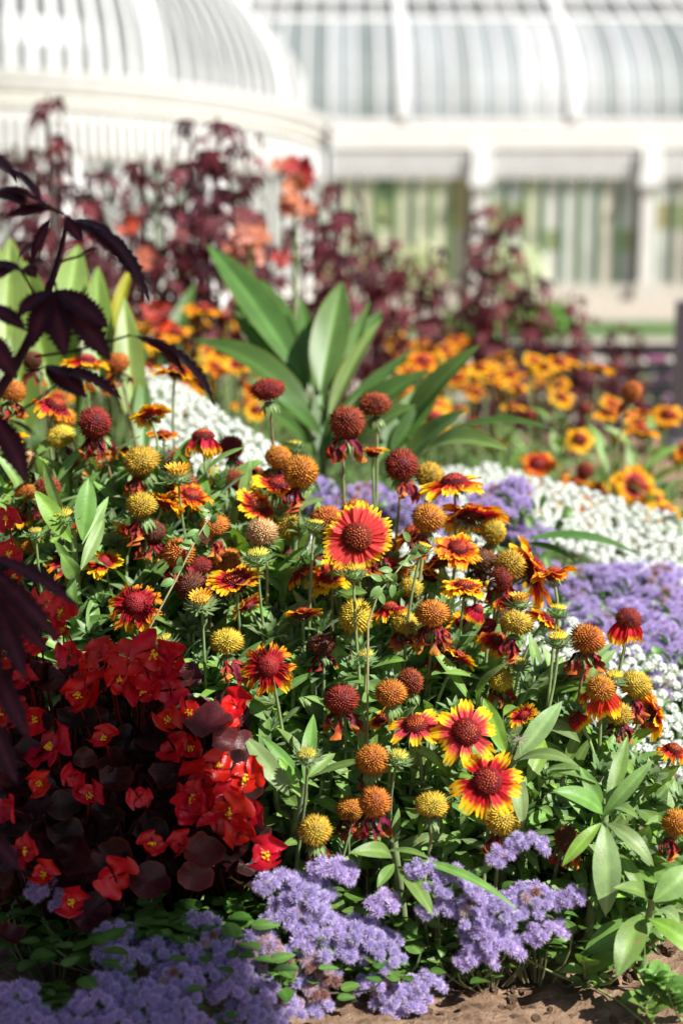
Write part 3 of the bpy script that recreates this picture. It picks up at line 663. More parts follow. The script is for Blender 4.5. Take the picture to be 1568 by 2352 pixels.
# ------------------------------------------------------------------ leafy shoots
LG = [(.195,.315,.09), (.17,.30,.068), (.225,.335,.125), (.14,.26,.055), (.195,.345,.05)]
def shoot_proto(seed, L, nl, ll, lw, rosette=True):
    rg = random.Random(seed); st = MB(); lv = MB()
    pts = [Vector((.006*math.sin(2.5*t), .006*math.cos(2*t), L*t)) for t in [i/9 for i in range(10)]]
    tube(st, pts, .0030, .0018, (.19,.27,.10), (.22,.31,.12), 7)
    for i in range(nl):
        f = .18+.82*(i/nl)**.9; a = i*2.4+rg.uniform(-.4, .4); q = rg.uniform(.45, 1.2); l = ll*rg.uniform(.7, 1.2)*(1 if f < .85 else .72)
        d = Vector((math.cos(a), math.sin(a), 0)); b = Vector((0, 0, L*f))+d*.002; t = b+(d*math.cos(q)+Vector((0, 0, math.sin(q))))*l
        leaf(lv, b, t, lw*rg.uniform(.75, 1.2)*(l/ll), Vector((0, 0, 1))-d*.6*math.sin(q), rg.uniform(.02, .18), rg.uniform(.1, .4), 9, 4, rg.choice(LG), None, rg.uniform(.45, .62), wave=rg.uniform(0, .07), twist=rg.uniform(-.6, .6), rg=rg)
    if rosette:
        for i in range(12):
            a = i*2.4; q = .5+.08*i; d = Vector((math.cos(a), math.sin(a), 0)); b = Vector((0, 0, L)); t = b+(d*math.cos(q)+Vector((0, 0, math.sin(q))))*ll*(.33-.012*i)
            leaf(lv, b, t, lw*.36, Vector((0, 0, 1))-d, .06, .3, 6, 3, (.17,.27,.11), None, .5, rg=rg)
    return st.mesh('stem', M_STEM), lv.mesh('leaves', M_LEAF), L
SH = [shoot_proto(1, .20, 16, .066, .0135), shoot_proto(2, .18, 14, .072, .0155), shoot_proto(3, .20, 18, .056, .0110), shoot_proto(4, .19, 15, .070, .0120, False), shoot_proto(5, .17, 12, .058, .0180)]
def shoot(tip, root, label, group=None, k=None):
    s_, l_, L = SH[k] if k is not None else rs.choice(SH)
    t = thing('leafy_shoot', label, 'plant', root, group); s = (tip-root).length/L; s = min(1.35, max(.75, s)); M = axisM(tip-(tip-root).normalized()*L*s, tip-root, rs.uniform(0, 6), s)
    for me in (s_, l_): put(me, t, root, M)
    return t
rs = random.Random(21)
# outline of the leafy mound in the picture, as (y, x left, x right)
OUT = [(1060, 20, 420), (1180, 0, 560), (1290, 0, 860), (1380, 10, 960), (1450, 120, 1090), (1550, 440, 1260), (1650, 560, 1340), (1740, 620, 1420), (1800, 620, 1490), (1860, 650, 1568), (1930, 760, 1330), (1931, 1330, 1568), (2080, 1400, 1568)]
GS = 'leafy shoots filling the mound of blanket flowers'
cnt = 0; tips = []
for _ in range(4000):
    py = rs.uniform(1060, 2090); k = 0
    while k < len(OUT)-2 and OUT[k+1][0] < py: k += 1
    f = (py-OUT[k][0])/(OUT[k+1][0]-OUT[k][0]); xl = OUT[k][1]+(OUT[k+1][1]-OUT[k][1])*f; xr = OUT[k][2]+(OUT[k+1][2]-OUT[k][2])*f
    px = rs.uniform(xl-10, xr+20)
    if any((px-a)**2+(py-b)**2 < (39 if px > 1120 and py > 1650 else 42)**2 for a, b in tips): continue
    tips.append((px, py)); d = Dp(px, py)+rs.uniform(.03, .09)+(.04*sst(1750, 1950, py) if px < 1320 else 0)
    tip = P(px, py, d); root = Vector((tip.x*.93+rs.uniform(-.03, .03), tip.y+rs.uniform(.05, .13), 0)); root.z = zg(root.x, root.y)
    shoot(tip, root, 'green leafy shoot among the crowded blanket flower stems', GS)
# leaves of the bank behind
GB = 'leafy shoots in the far bank'
for i in range(36):
    for _ in range(50):
        x = rs.uniform(-.75, 1.2); y = rs.uniform(1.85, 3.7)
        if x/y < .27 and (x > .10+.03*(y-2)+(.2 if y < 2.3 else 0) or x < -.15) and not (x > 0 and y > 3.8-2.9*(x-.1)): break
    root = Vector((x, y, zg(x, y))); tip = root+Vector((rs.uniform(-.05, .05), rs.uniform(-.08, .03), rs.uniform(.18, .29)))
    shoot(tip, root, 'blurred green shoot in the far bank under the orange flowers', GB)
# big single leaves in front at lower right: (base, tip, width px, depth base, depth tip)
HL = [((1250,1980),(1250,2130) ,0,0,0)]
def hero(label, root, segs, stemtip=None):
    t = thing('leafy_shoot', label, 'plant', root)
    for (bx, by, bd), (tx, ty, td), wpx, up, sag in segs:
        mb = MB(); b = P(bx, by, bd); q = P(tx, ty, td)
        leaf(mb, b, q, wpx*.8*bd/FPX, camdir(*up), sag, .22, 12, 6, rs.choice(LG), None, .5, wave=.03, twist=rs.uniform(-.3, .3), rg=rs)
        o = link('leaf', mb.mesh('leaf', M_LEAF), t); o.matrix_local = Matrix.Translation(-root)
    if stemtip:
        mb = MB(); tube(mb, bez(stemtip, stemtip.lerp(root, .3)+Vector((0, -.01, 0)), root+Vector((0, 0, .05)), root, 10), .003, .0045, (.20,.28,.11), None, 7)
        o = link('stem', mb.mesh('stem', M_STEM), t); o.matrix_local = Matrix.Translation(-root)
    return t
q0 = P(1385, 1860, 1.15); r0 = Vector((q0.x, q0.y+.05, zg(q0.x, q0.y)))
hero('leafy shoot with broad sage leaves spread like a star, lower right', r0, [((1385,1870,1.15),(1268,1815,1.13),62,(0,.8,1),.15), ((1380,1880,1.15),(1500,1745,1.14),44,(0,.6,1),.1), ((1385,1890,1.14),(1390,2105,1.12),80,(0,.2,1),.12), ((1390,1890,1.15),(1500,1990,1.13),52,(0,.7,1),.2), ((1385,1870,1.15),(1330,1760,1.16),44,(0,.5,1),.1), ((1395,1870,1.15),(1465,1880,1.12),40,(0,1,.5),.2), ((1380,1890,1.14),(1290,1990,1.13),40,(-.5,.3,1),.1), ((1390,1860,1.15),(1440,1690,1.18),46,(0,.2,1),.05)], P(1390,1850,1.16))
q0 = P(1490, 2080, 1.13); r0 = Vector((q0.x+.01, q0.y+.06, zg(q0.x, q0.y)))
hero('lowest leafy shoot at right, its broad leaves hanging over bare soil', r0, [((1475,2100,1.14),(1415,2245,1.10),82,(-.3,.5,1),.12), ((1490,2110,1.14),(1620,2210,1.12),70,(.2,.6,1),.15), ((1480,2070,1.13),(1405,2040,1.10),50,(0,.8,1),.2), ((1500,2070,1.13),(1590,1990,1.14),80,(0,.4,1),.1), ((1480,2060,1.13),(1420,1960,1.15),40,(0,.5,1),.1), ((1460,2110,1.15),(1340,2190,1.15),70,(-.5,.1,1),.05), ((1470,2110,1.13),(1478,2268,1.10),20,(1,0,.4),.03), ((1500,2100,1.13),(1560,2120,1.10),60,(0,1,.6),.2)], P(1495,2060,1.14))
q0 = P(940, 2010, 1.13); r0 = Vector((q0.x, q0.y+.08, zg(q0.x, q0.y)))
hero('leafy shoot with long narrow leaves lying over the lavender fluff', r0, [((925,1975,1.15),(1190,2090,1.10),34,(0,1,.7),.12), ((915,1990,1.15),(995,2105,1.11),52,(.2,.5,1),.1), ((900,1970,1.15),(800,1960,1.12),50,(0,.7,1),.2), ((880,1960,1.16),(990,1975,1.13),26,(0,1,.5),.12), ((1020,2050,1.14),(1140,1985,1.16),30,(0,.6,1),.1), ((905,1985,1.14),(865,2040,1.12),34,(-.2,.4,1),.1)], P(905,1930,1.16))
q0 = P(1180, 1760, 1.18); r0 = Vector((q0.x, q0.y+.08, zg(q0.x, q0.y)))
hero('leafy shoot with wide leaves just right of the overlapping pair of flowers', r0, [((1165,1740,1.20),(1110,1600,1.22),52,(-.2,.3,1),.08), ((1180,1745,1.19),(1290,1610,1.20),60,(.2,.5,1),.1), ((1185,1750,1.19),(1330,1760,1.16),44,(0,.9,.8),.2), ((1180,1770,1.19),(1200,1900,1.16),50,(0,.3,1),.15), ((1250,1770,1.19),(1370,1800,1.15),44,(.1,.8,1),.15), ((1160,1770,1.19),(1210,1960,1.17),46,(-.4,.2,1),.08), ((1250,1700,1.21),(1210,1800,1.18),50,(.1,.5,1),.1)], P(1178,1730,1.2))
q0 = P(160, 1220, 1.30); r0 = Vector((q0.x+.01, q0.y+.05, zg(q0.x, q0.y)))
hero('pale sage rosette shoot with upright oval leaves at the left', r0, [((165,1245,1.30),(80,1125,1.29),58,(-.1,.5,1),.06), ((170,1235,1.30),(100,1055,1.32),36,(-.6,.2,1),.06), ((190,1240,1.30),(205,1095,1.31),62,(.1,.3,1),.05), ((175,1330,1.28),(140,1270,1.26),50,(0,.5,1),.2), ((180,1310,1.28),(125,1240,1.27),28,(-.3,.4,1),.1), ((185,1310,1.28),(240,1190,1.31),40,(.4,.3,1),.05), ((190,1250,1.30),(250,1140,1.33),30,(.3,.3,1),.05)], P(168,1215,1.305))
q0 = P(640, 1800, 1.2); r0 = Vector((q0.x, q0.y+.08, zg(q0.x, q0.y)))
hero('leafy shoot with a long diagonal leaf between begonias and dark leaves', r0, [((560,1690,1.18),(665,1830,1.16),58,(.1,.5,1),.08), ((700,1800,1.18),(600,1690,1.19),36,(0,.5,1),.08), ((700,1790,1.18),(770,1730,1.2),34,(0,.6,1),.1), ((690,1830,1.17),(640,1740,1.18),36,(0,.4,1),.08), ((700,1800,1.17),(720,1640,1.2),44,(0,.3,1),.08)], P(700,1770,1.18))

# ------------------------------------------------------------------ begonias
def begfl(seed, half=False):
    rg = random.Random(seed); mb = MB(); c = (.60,.006,.014)
    for a, L, W in ((1.57, .0170, .027), (-1.57, .0165, .025), (0, .0130, .013), (3.14, .0130, .013)):
        a += rg.uniform(-.15, .15); d = Vector((math.cos(a), math.sin(a), rg.uniform(.15, .55) if not half else .9)).normalized()
        leaf(mb, d*.001+Vector((0,0,.0002*a)), d*L, W, Vector((0,0,1))-d*.2, -.10, .12, 9, 6, np.array(c)*rg.uniform(.9, 1.1), np.array((.66,.010,.018)), .62, wave=.075, twist=rg.uniform(-.5, .5), rg=rg)
    st = MB()
    for i in range(16):
        p = Vector((rg.gauss(0, .0012), rg.gauss(0, .0012), .002+rg.uniform(0, .0025))); ball(st, .0010, (.90,.52,.02), None, 5, 4, p)
    return mb.mesh('petals', M_BEG), st.mesh('stamens', M_HEAD)
BF = [begfl(1), begfl(2), begfl(3, True), begfl(4)]
def begleaf(mb, c, n, r, rg, col):
    """a round cupped leaf"""
    q = Vector(n).to_track_quat('Z', 'Y').to_matrix(); V = []; cc = []; ph = rg.uniform(0, 6); cup = rg.uniform(.1, .5); NR, NA = 6, 18
    for i in range(NR+1):
        t = i/NR
        for k in range(NA):
            a = 2*math.pi*k/NA; rr_ = r*t*(1+.12*math.cos(a)+.05*math.sin(3*a+ph)+(.03*(-1)**k if i == NR else 0)); z = cup*r*t*t+.22*r*t*math.sin(3*a+ph)*t+.10*r*t*math.sin(7*a-ph)*t
            V.append(Vector(c)+q@Vector((rr_*math.cos(a), rr_*math.sin(a)*.85, z))); cc.append(np.array(col)*(1.2 if k % 3 == 0 and i < NR else .95) if i < NR else np.array(col)*1.5+np.array((.03,0,0)))
    mb.add(V, [(i*NA+k, i*NA+(k+1) % NA, (i+1)*NA+(k+1) % NA, (i+1)*NA+k) for i in range(NR) for k in range(NA)], cc)
BFL = [(300,1512,84),(360,1500,80),(393,1525,66),(235,1500,60),(200,1592,74),(58,1402,62),(102,1388,56),(25,1375,60),(165,1500,52),(178,1600,60),(542,1622,62),(122,1722,90),(565,1790,72),(470,1790,84),(448,1832,70),(482,1858,66),(528,1870,72),(572,1880,60),(548,1912,60),(608,1968,72),(402,1722,60),(392,1585,60),(205,1832,56),(350,1942,50),(420,1942,50),(262,2012,70),(62,1952,56),(40,1642,60),(85,1650,56),(172,1780,50),(382,1652,56),(430,1640,60),(150,1448,46),(12,1440,60),(98,2012,54),(160,2072,60),(15,1500,60),(70,1480,54),(330,1590,60),(270,1560,62),(20,1282-10,50),(15,1190,50),(520,1650,56),(320,1830,44),(30,1860,56),(500,1760,60),(60,1560,56),(240,1700,52),(340,1545,64),(140,1410,56),(200,1540,56),(0,1640,60),(520,1830,56),(420,1860,56),(35,1330,56),(90,1800,50),(440,1720,54)]
def Db(px, py): return 1.16-.05*sst(1500, 2100, py)-.02*sst(300, 0, px)
BPL = [(70,1500,'red begonia plant at the left edge under the drooping black leaf'), (300,1600,'red begonia plant with the largest bright flower group, left of the golden seed head'), (130,1780,'begonia plant deep in shade at the left'), (400,1780,'dark leaved begonia plant in the middle of the shaded group'), (530,1850,'begonia plant reaching into the sun, its scarlet flowers brightly lit'), (250,2000,'lowest begonia plant, half hidden in shade above the bare soil'), (60,2000,'begonia plant behind the lavender fluff at lower left'), (500,1660,'begonia plant with a shiny cupped bronze leaf in the sun')]
rb2 = random.Random(5); BR = []
for x, y, lb in BPL:
    p = P(x, y, 1.2); root = Vector((p.x, p.y+.0, 0)); root.z = zg(root.x, root.y); t = thing('begonia', lb, 'begonia', root, None); BR.append((x, y, root, t))
for px, py, dia in BFL:
    x, y, root, t = min(BR, key=lambda q: (q[0]-px)**2+(q[1]-py)**2); d = Db(px, py); pos = P(px, py, d); s = dia*1.30*d/FPX/.028
    ax = camdir(rb2.uniform(-.8, .8), rb2.uniform(-.3, 1.0), 1); f = rb2.choice(BF); M = axisM(pos, ax, rb2.uniform(0, 6), s)
    o = link('flower', f[0], t, Matrix.Translation(-root)@M)
    if rb2.random() < .6: link('stamens', f[1], o)
    mb = MB(); tube(mb, bez(pos, pos-ax*.02, pos.lerp(root, .3)+Vector((0,.02,.0)), pos.lerp(root, .4)+Vector((0,.05,0)), 7), .0008, .0012, (.20,.015,.015), None, 5); sp_ = link('flower_stalk', mb.mesh('flower_stalk', M_BRONZE), t); sp_.matrix_local = Matrix.Translation(-root)
for bx, by, root, t in BR:
    mb = MB(); sm = MB()
    for i in range(44):
        px = bx+rb2.gauss(0, 80); py = by+rb2.gauss(0, 95); py = max(py, 1560 if px < 430 else 1640)
        lim = 600-0.25*abs(py-1900)
        if px > lim: px = lim-rb2.uniform(0, 90)
        if py > 2040 and px > 250: continue
        d = Db(px, py)+rb2.uniform(.01, .10); c = P(px, py, d); n = camdir(rb2.uniform(-.8, .8), rb2.uniform(.3, 1.2), rb2.uniform(.2, 1))
        begleaf(mb, c, n, rb2.uniform(.010, .019), rb2, rb2.choice([(.045,.008,.010), (.030,.007,.008), (.065,.012,.012), (.025,.012,.009)]))
        tube(sm, bez(c, c-n*.015, root+Vector((0,0,.05)), root, 6), .0010, .0022, (.07,.012,.012), None, 5)
    o = link('leaves', mb.mesh('leaves', M_BRONZE), t); o.matrix_local = Matrix.Translation(-root)
    o = link('stems', sm.mesh('stems', M_BRONZE), t); o.matrix_local = Matrix.Translation(-root)
# special leaves in the light
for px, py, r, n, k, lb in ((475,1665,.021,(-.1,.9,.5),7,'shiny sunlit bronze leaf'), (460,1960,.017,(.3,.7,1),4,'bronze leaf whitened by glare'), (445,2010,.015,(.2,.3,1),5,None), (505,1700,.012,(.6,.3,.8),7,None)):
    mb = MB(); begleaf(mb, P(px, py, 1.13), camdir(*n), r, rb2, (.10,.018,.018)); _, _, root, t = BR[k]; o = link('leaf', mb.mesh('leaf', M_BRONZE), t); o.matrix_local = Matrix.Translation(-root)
    if lb: o['label'] = lb

# ------------------------------------------------------------------ ageratum (lavender fluff)
def agemesh(seed, npom, R0, brown=0):
    rg = random.Random(seed); mb = MB(); pos = []
    for _ in range(400):
        a = rg.uniform(0, 6.28); q = R0*math.sqrt(rg.random()); p = Vector((q*math.cos(a)*1.25, q*math.sin(a)*.9, -.75*q*q/R0+rg.uniform(-.002, .002)))
        if all((p-o).length > .0090 for o in pos): pos.append(p)
        if len(pos) >= npom: break
    for p in pos:
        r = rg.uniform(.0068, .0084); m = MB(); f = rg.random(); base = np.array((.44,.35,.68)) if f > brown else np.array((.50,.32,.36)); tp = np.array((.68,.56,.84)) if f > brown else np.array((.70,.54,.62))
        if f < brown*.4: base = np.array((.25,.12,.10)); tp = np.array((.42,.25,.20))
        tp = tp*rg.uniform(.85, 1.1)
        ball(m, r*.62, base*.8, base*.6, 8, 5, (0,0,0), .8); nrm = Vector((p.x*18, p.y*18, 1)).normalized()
        V = []; cc = []; F = []; n = 0
        for d in phyl(260, 1, -.4):
            d = (Vector(d)+Vector((rg.uniform(-.2,.2), rg.uniform(-.2,.2), rg.uniform(-.2,.2)))).normalized(); a = d.cross(Vector((rg.uniform(-1,1), rg.uniform(-1,1), 1))).normalized(); b0 = d*r*.4; l = r*rg.uniform(.85, 1.2); wv = .00017; bend = Vector((rg.uniform(-.2,.2), rg.uniform(-.2,.2), rg.uniform(-.2,.2)))*r
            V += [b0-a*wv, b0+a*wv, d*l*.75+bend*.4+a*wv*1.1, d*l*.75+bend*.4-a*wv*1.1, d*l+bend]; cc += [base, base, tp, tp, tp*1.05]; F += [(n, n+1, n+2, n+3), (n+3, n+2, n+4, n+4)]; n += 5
        F4 = [f_ for f_ in F if f_[2] != f_[3]]; F3 = [f_[:3] for f_ in F if f_[2] == f_[3]]
        m.add(V, F4, cc); m.f3.append(np.array(F3)+m.n-n)
        mb.merge(m, Matrix.Translation(p)@nrm.to_track_quat('Z', 'Y').to_matrix().to_4x4())
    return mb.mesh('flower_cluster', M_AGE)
AGE = [agemesh(1, 16, .023), agemesh(2, 10, .017), agemesh(3, 20, .027), agemesh(4, 13, .021, .5), agemesh(5, 6, .012), agemesh(6, 15, .023, .15)]
def ageleaves(seed, n, sx, sy, h):
    rg = random.Random(seed); mb = MB(); st = MB()
    for i in range(n):
        x, y = rg.gauss(0, sx), rg.gauss(0, sy); z = h*rg.uniform(.35, .98); a = rg.uniform(0, 6.28); d = Vector((math.cos(a), math.sin(a), rg.uniform(-.4, .5))).normalized(); c = Vector((x, y, z)); L = rg.uniform(.011, .021)
        leaf(mb, c, c+d*L, L*.68, (rg.uniform(-.4,.4), rg.uniform(-.6,.2), 1), .08, .2, 7, 4, rg.choice([(.085,.18,.03), (.065,.15,.025), (.11,.21,.045)]), None, .36, serr=.06, rg=rg)
        if i % 4 == 0: tube(st, bez(c, Vector((x, y, z*.6)), Vector((x*.6, y*.6, z*.3)), Vector((x*.4, y*.4, 0)), 5), .0009, .0014, (.16,.22,.07), (.14,.12,.06), 5)
    return mb.mesh('foliage', M_GLOSS), st.mesh('stems', M_STEM)
AGL = [ageleaves(1, 120, .030, .022, .085), ageleaves(2, 100, .026, .020, .08), ageleaves(3, 130, .034, .024, .09)]
def Da(px, py):
    return 1.13-.10*sst(2050, 2352, py)*(1-sst(350, 800, px))
AC = [ # px, py, width px, mesh, tilt
(640,2010,100,1),(690,2035,150,0),(705,2080,120,5),(750,2120,170,2),(820,2130,150,0),(870,2155,130,2),(760,1985,100,1),(790,1990,60,4),(878,2060,86,4),(980,1990,80,1),(1030,2000,120,0),(1080,2075,100,5),(1110,2130,130,0),(1140,2160,110,1),(1095,2190,90,1),(1150,2070,110,0),(1230,2050,110,5),(1215,1925,60,1),(1255,2130,90,1),(1145,1955,36,4),(1312,2048,50,4),(1005,2075,80,1),(1100,2040,60,4),
(590,2150,110,3),(620,2180,80,3),(700,2190,100,3),(730,2220,110,3),(850,2250,80,1),(890,2270,100,5),(980,2250,90,1),(960,2290,70,4),(900,2315,60,4),(700,2260,80,3),
(460,2110,80,1),(490,2150,100,5),(430,2180,110,0),(270,2130,80,1),(360,2165,100,1),(560,2310,110,0),(590,2255,90,1),(250,2170,90,4),(240,2250,100,1),(530,2220,110,0),(520,2265,90,1),(620,2340,90,1),(400,2290,110,2),(360,2340,130,0),(180,2330,120,2),(110,2350,100,1),(30,2270,100,1),(20,2330,90,0),(110,2030,86,1),(140,2060,50,4),(440,2350,80,1),(730,2300,60,4),(1300,2300,0,4),(640,2105,60,1),(470,2220,80,1),(300,2195,100,1),(400,2235,100,5),(335,2280,100,0),(215,2285,90,1),(520,2190,90,1),(640,2300,90,5),(60,2320,90,1),(270,2330,90,1)]
APL = [(680,2060,'lavender fluffy plant right beside the sunlit scarlet begonia, largest cushion'), (850,2130,'lavender fluffy plant in the middle of the front edge'), (1020,2040,'lavender fluffy plant under the long narrow green leaves'), (1130,2140,'lavender fluffy plant right of centre, nearest bare soil'), (1240,2080,'rightmost lavender fluffy plant beside the broad sage leaves'), (640,2200,'lavender fluffy plant with browned pinkish tufts at the shade edge'), (900,2270,'lowest sunlit lavender fluffy plant above the bare soil'), (450,2160,'shaded lavender blue plant in front of the lit soil clods'), (300,2200,'shaded lavender blue plant at lower left'), (560,2290,'shaded lavender blue plant at bottom centre left'), (380,2310,'shaded lavender blue plant on the bottom edge'), (130,2330,'blurred lavender blue plant in the bottom left corner'), (30,2280,'blurred lavender blue plant cut by the left edge'), (120,2040,'single lavender tuft with green leaves in deep shade at left')]
ra = random.Random(9); AP = []
for i, (px, py, lb) in enumerate(APL):
    d = Da(px, py)+.03; p = P(px, py+14, d); root = Vector((p.x, p.y+.01, 0)); root.z = zg(root.x, root.y); h = max(.04, p.z-root.z)
    t = thing('ageratum', lb, 'ageratum', root, None); AP.append((px, py, root, t))
    fo, st = AGL[i % 3]; sc_ = h/.085; S = Matrix.Rotation(ra.uniform(-.4, .4), 4, 'Z')@Matrix.Diagonal((1.15, 1.1, sc_, 1) if px < 1000 and py < 2250 else (.85, .55, sc_, 1)); link('foliage', fo, t, S); link('stems', st, t, S)
for px, py, w_, k in AC:
    if not w_: continue
    _, _, root, t = min(AP, key=lambda q: (q[0]-px)**2+(q[1]-py)**2); d = Da(px, py); pos = P(px, py, d); nat = (.060, .044, .070, .054, .036, .060)[k]; s = w_*d/FPX/nat; s = min(1.3, max(.68, s))
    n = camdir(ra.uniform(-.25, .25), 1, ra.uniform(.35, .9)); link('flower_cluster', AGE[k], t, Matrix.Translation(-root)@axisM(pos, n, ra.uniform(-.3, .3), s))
# ageratum behind: a drift right of the flowers and glimpses through the stems
GA = 'lavender plants in the drift behind the blanket flowers'
rd = random.Random(31)
spots = [(px, py) for px in range(1240, 1600, 46) for py in range(1320, 1500, 36)]+[(750,1110),(800,1130),(720,1150),(900,1190),(950,1150),(1150,1150),(1190,1200),(1210,1220),(1000,1230),(1040,1250),(900,1120),(1160,1110),(1500,1520),(1540,1500)]
for px, py in spots:
    px += rd.uniform(-18, 18); py += rd.uniform(-12, 12)
    if px > 1230 and py > 1340+(px-1230)*.65: continue
    if px > 1230 and py < 1290+(px-1230)*.12: continue
    d = 1.70-.20*sst(1300, 1520, py); p = P(px, py, d); root = Vector((p.x, p.y+.01, 0)); root.z = zg(root.x, root.y)
    t = thing('ageratum', 'blurred lavender plant behind the blanket flowers, bordered by white flowers', 'ageratum', root, GA); h = max(.05, p.z-root.z)
    fo, st = AGL[rd.randrange(3)]; link('foliage', fo, t, Matrix.Diagonal((.8, .8, h/.09, 1)))
    for q in range(3):
        o_ = Vector((rd.uniform(-.03, .03), rd.uniform(-.03, .03), h+rd.uniform(-.012, .006))); link('flower_cluster', AGE[rd.choice((0, 2, 5))], t, axisM(o_, (rd.uniform(-.3,.3), rd.uniform(-.6,.0), 1), rd.uniform(0, 6), rd.uniform(.8, 1.05)))

# ------------------------------------------------------------------ white alyssum carpet
def alyssum():
    rg = np.random.default_rng(4); cl = []
    # cluster centres: region in the picture with its depth
    polys = [((340, 640), (820, 1120), 0), ((1000, 1568), (1060, 1400), 1), ((900, 1568), (1250, 1760), 2)]
    out = []
    for _ in range(42000):
        r = rg.random()
        if r < .22:
            px, py = rg.uniform(330, 640), rg.uniform(820, 1110); d = 1.95-.30*(py-820)/300
            if py < 880+(px-400)*.62 and px > 380: continue
            if py < 850: continue
            if px > 600 and py < 950: continue
        elif r < .70:
            px, py = rg.uniform(960, 1640), rg.uniform(1050, 1340); d = 2.0-.30*(py-1050)/290
            top = 1062+(px-1100)*.27 if px > 1100 else 1075; bot = 1190+(px-1100)*.36
            if py < top or py > bot: continue
        elif r < .9:
            px, py = rg.uniform(1180, 1640), rg.uniform(1360, 1800); d = 1.50-.12*(py-1400)/300
            if py < 1395+(px-1230)*.42 or py > 1560+(px-1230)*.72: continue
        else:
            px, py = rg.uniform(700, 1130), rg.uniform(1235, 1480); d = 1.52-.10*(py-1250)/200
        p = P(px, py, d); p = np.array(p)
        out.append(p)
    keep = []; grid = {}
    for p in out:
        key = tuple((p/.0115).astype(int)); ok = True
        for a in (-1, 0, 1):
            for b in (-1, 0, 1):
                for c in (-1, 0, 1):
                    for q in grid.get((key[0]+a, key[1]+b, key[2]+c), ()):
                        if ((p-q)**2).sum() < .0106**2: ok = False
        if ok: grid.setdefault(key, []).append(p); keep.append(p)
    keep = np.array(keep); print('alyssum clusters', len(keep))
    Vs = []; Cs = []; F4 = []; F3 = []; n = 0
    octa = np.array([(1,0,0),(0,1,0),(-1,0,0),(0,-1,0),(0,0,.8),(0,0,-.8)], float); octf = np.array([(0,1,4),(1,2,4),(2,3,4),(3,0,4),(1,0,5),(2,1,5),(3,2,5),(0,3,5)])
    ph = phyl(20, 1, -.15); ang = np.arange(8)*math.pi/4; rad = np.where(np.arange(8) % 2 == 1, 1.0, .55)
    petal_ring = np.stack([np.cos(ang)*rad, np.sin(ang)*rad, np.zeros(8)], 1)
    for p in keep:
        R0 = rg.uniform(.0050, .0078); Vs.append(p+octa*R0*.72); Cs.append(np.tile((.84,.87,.84), (6, 1))); F3.append(octf+n); n += 6; lean = rg.normal(0, .25, 3)
        for d in ph:
            if rg.random() < .05: continue
            d = np.array(d)+rg.normal(0, .15, 3)+lean*.2; d /= np.linalg.norm(d)
            a = np.cross(d, [.2, .3, .93]); a /= np.linalg.norm(a); b = np.cross(d, a); th = rg.uniform(0, 6); ca, sa = math.cos(th), math.sin(th); s = rg.uniform(.0022, .0032)
            A = a*ca+b*sa; B = -a*sa+b*ca; c = p+d*R0*np.array([1, 1, .8])
            v = c+s*(petal_ring[:, :1]*A+petal_ring[:, 1:2]*B)+d*.0005*rad[:, None]; v = np.vstack([c-d*.0006, v])
            Vs.append(v); col = np.tile((.92,.94,.97), (9, 1)); col[0] = (.72,.76,.50); Cs.append(col)
            F4 += [(n, n+8, n+1, n+2), (n, n+2, n+3, n+4), (n, n+4, n+5, n+6), (n, n+6, n+7, n+8)]; n += 9
    mb = MB(); mb.add(np.vstack(Vs), F4, np.vstack(Cs)); mb.f3.append(np.vstack(F3))
    o = link('alyssum', mb.mesh('alyssum', M_WHITE)); tag(o, 'carpet of tiny white flower clusters between the blanket flowers and the lavender drift', 'alyssum', None, 'stuff')
    g_ = MB(); r2 = random.Random(8)
    for p in keep[::1]:
        for q in range(2):
            a = r2.uniform(0, 6.28); d = Vector((math.cos(a), math.sin(a), r2.uniform(-.2, .8))).normalized(); c = Vector(p)+Vector((r2.uniform(-.01,.01), r2.uniform(-.01,.01), -r2.uniform(.016, .026)))
            leaf(g_, c, c+d*.018, .0035, (0, -.3, 1), .05, .1, 3, 2, (.22,.32,.13), None, .5, rg=r2)
    o = link('alyssum_leaves', g_.mesh('alyssum_leaves', M_LEAF)); tag(o, 'thin green leaves showing between the tiny white flowers', 'alyssum leaves', None, 'stuff')
alyssum()
# low green cover on the mound so that no bare ground shows between the plants behind
def cover():
    mb = MB(); r2 = random.Random(88)
    for i in range(12000):
        y = 1.25+2.9*r2.random()**1.1; x = r2.uniform(-.34, .34)*y
        if y < 1.42 and (x < -.02 or r2.random() < .5): continue
        if x > 0 and y > 3.9-2.9*(x-.1): continue
        z = zg(x, y)+r2.uniform(.01, .11)+(.05 if y > 1.9 else 0); a = r2.uniform(0, 6.28); d = Vector((math.cos(a), math.sin(a), r2.uniform(0, 1))).normalized(); L = r2.uniform(.03, .06); c = Vector((x, y, z))
        leaf(mb, c, c+d*L, L*.26, (r2.uniform(-.4,.4), -.4, 1), .1, .2, 4, 2, r2.choice([(.09,.17,.045), (.07,.14,.03), (.12,.19,.06)]), None, .5, rg=r2)
    o = link('ground_cover', mb.mesh('ground_cover', M_LEAF)); tag(o, 'low green undergrowth covering the soil of the raised bed', 'undergrowth', None, 'stuff')
cover()

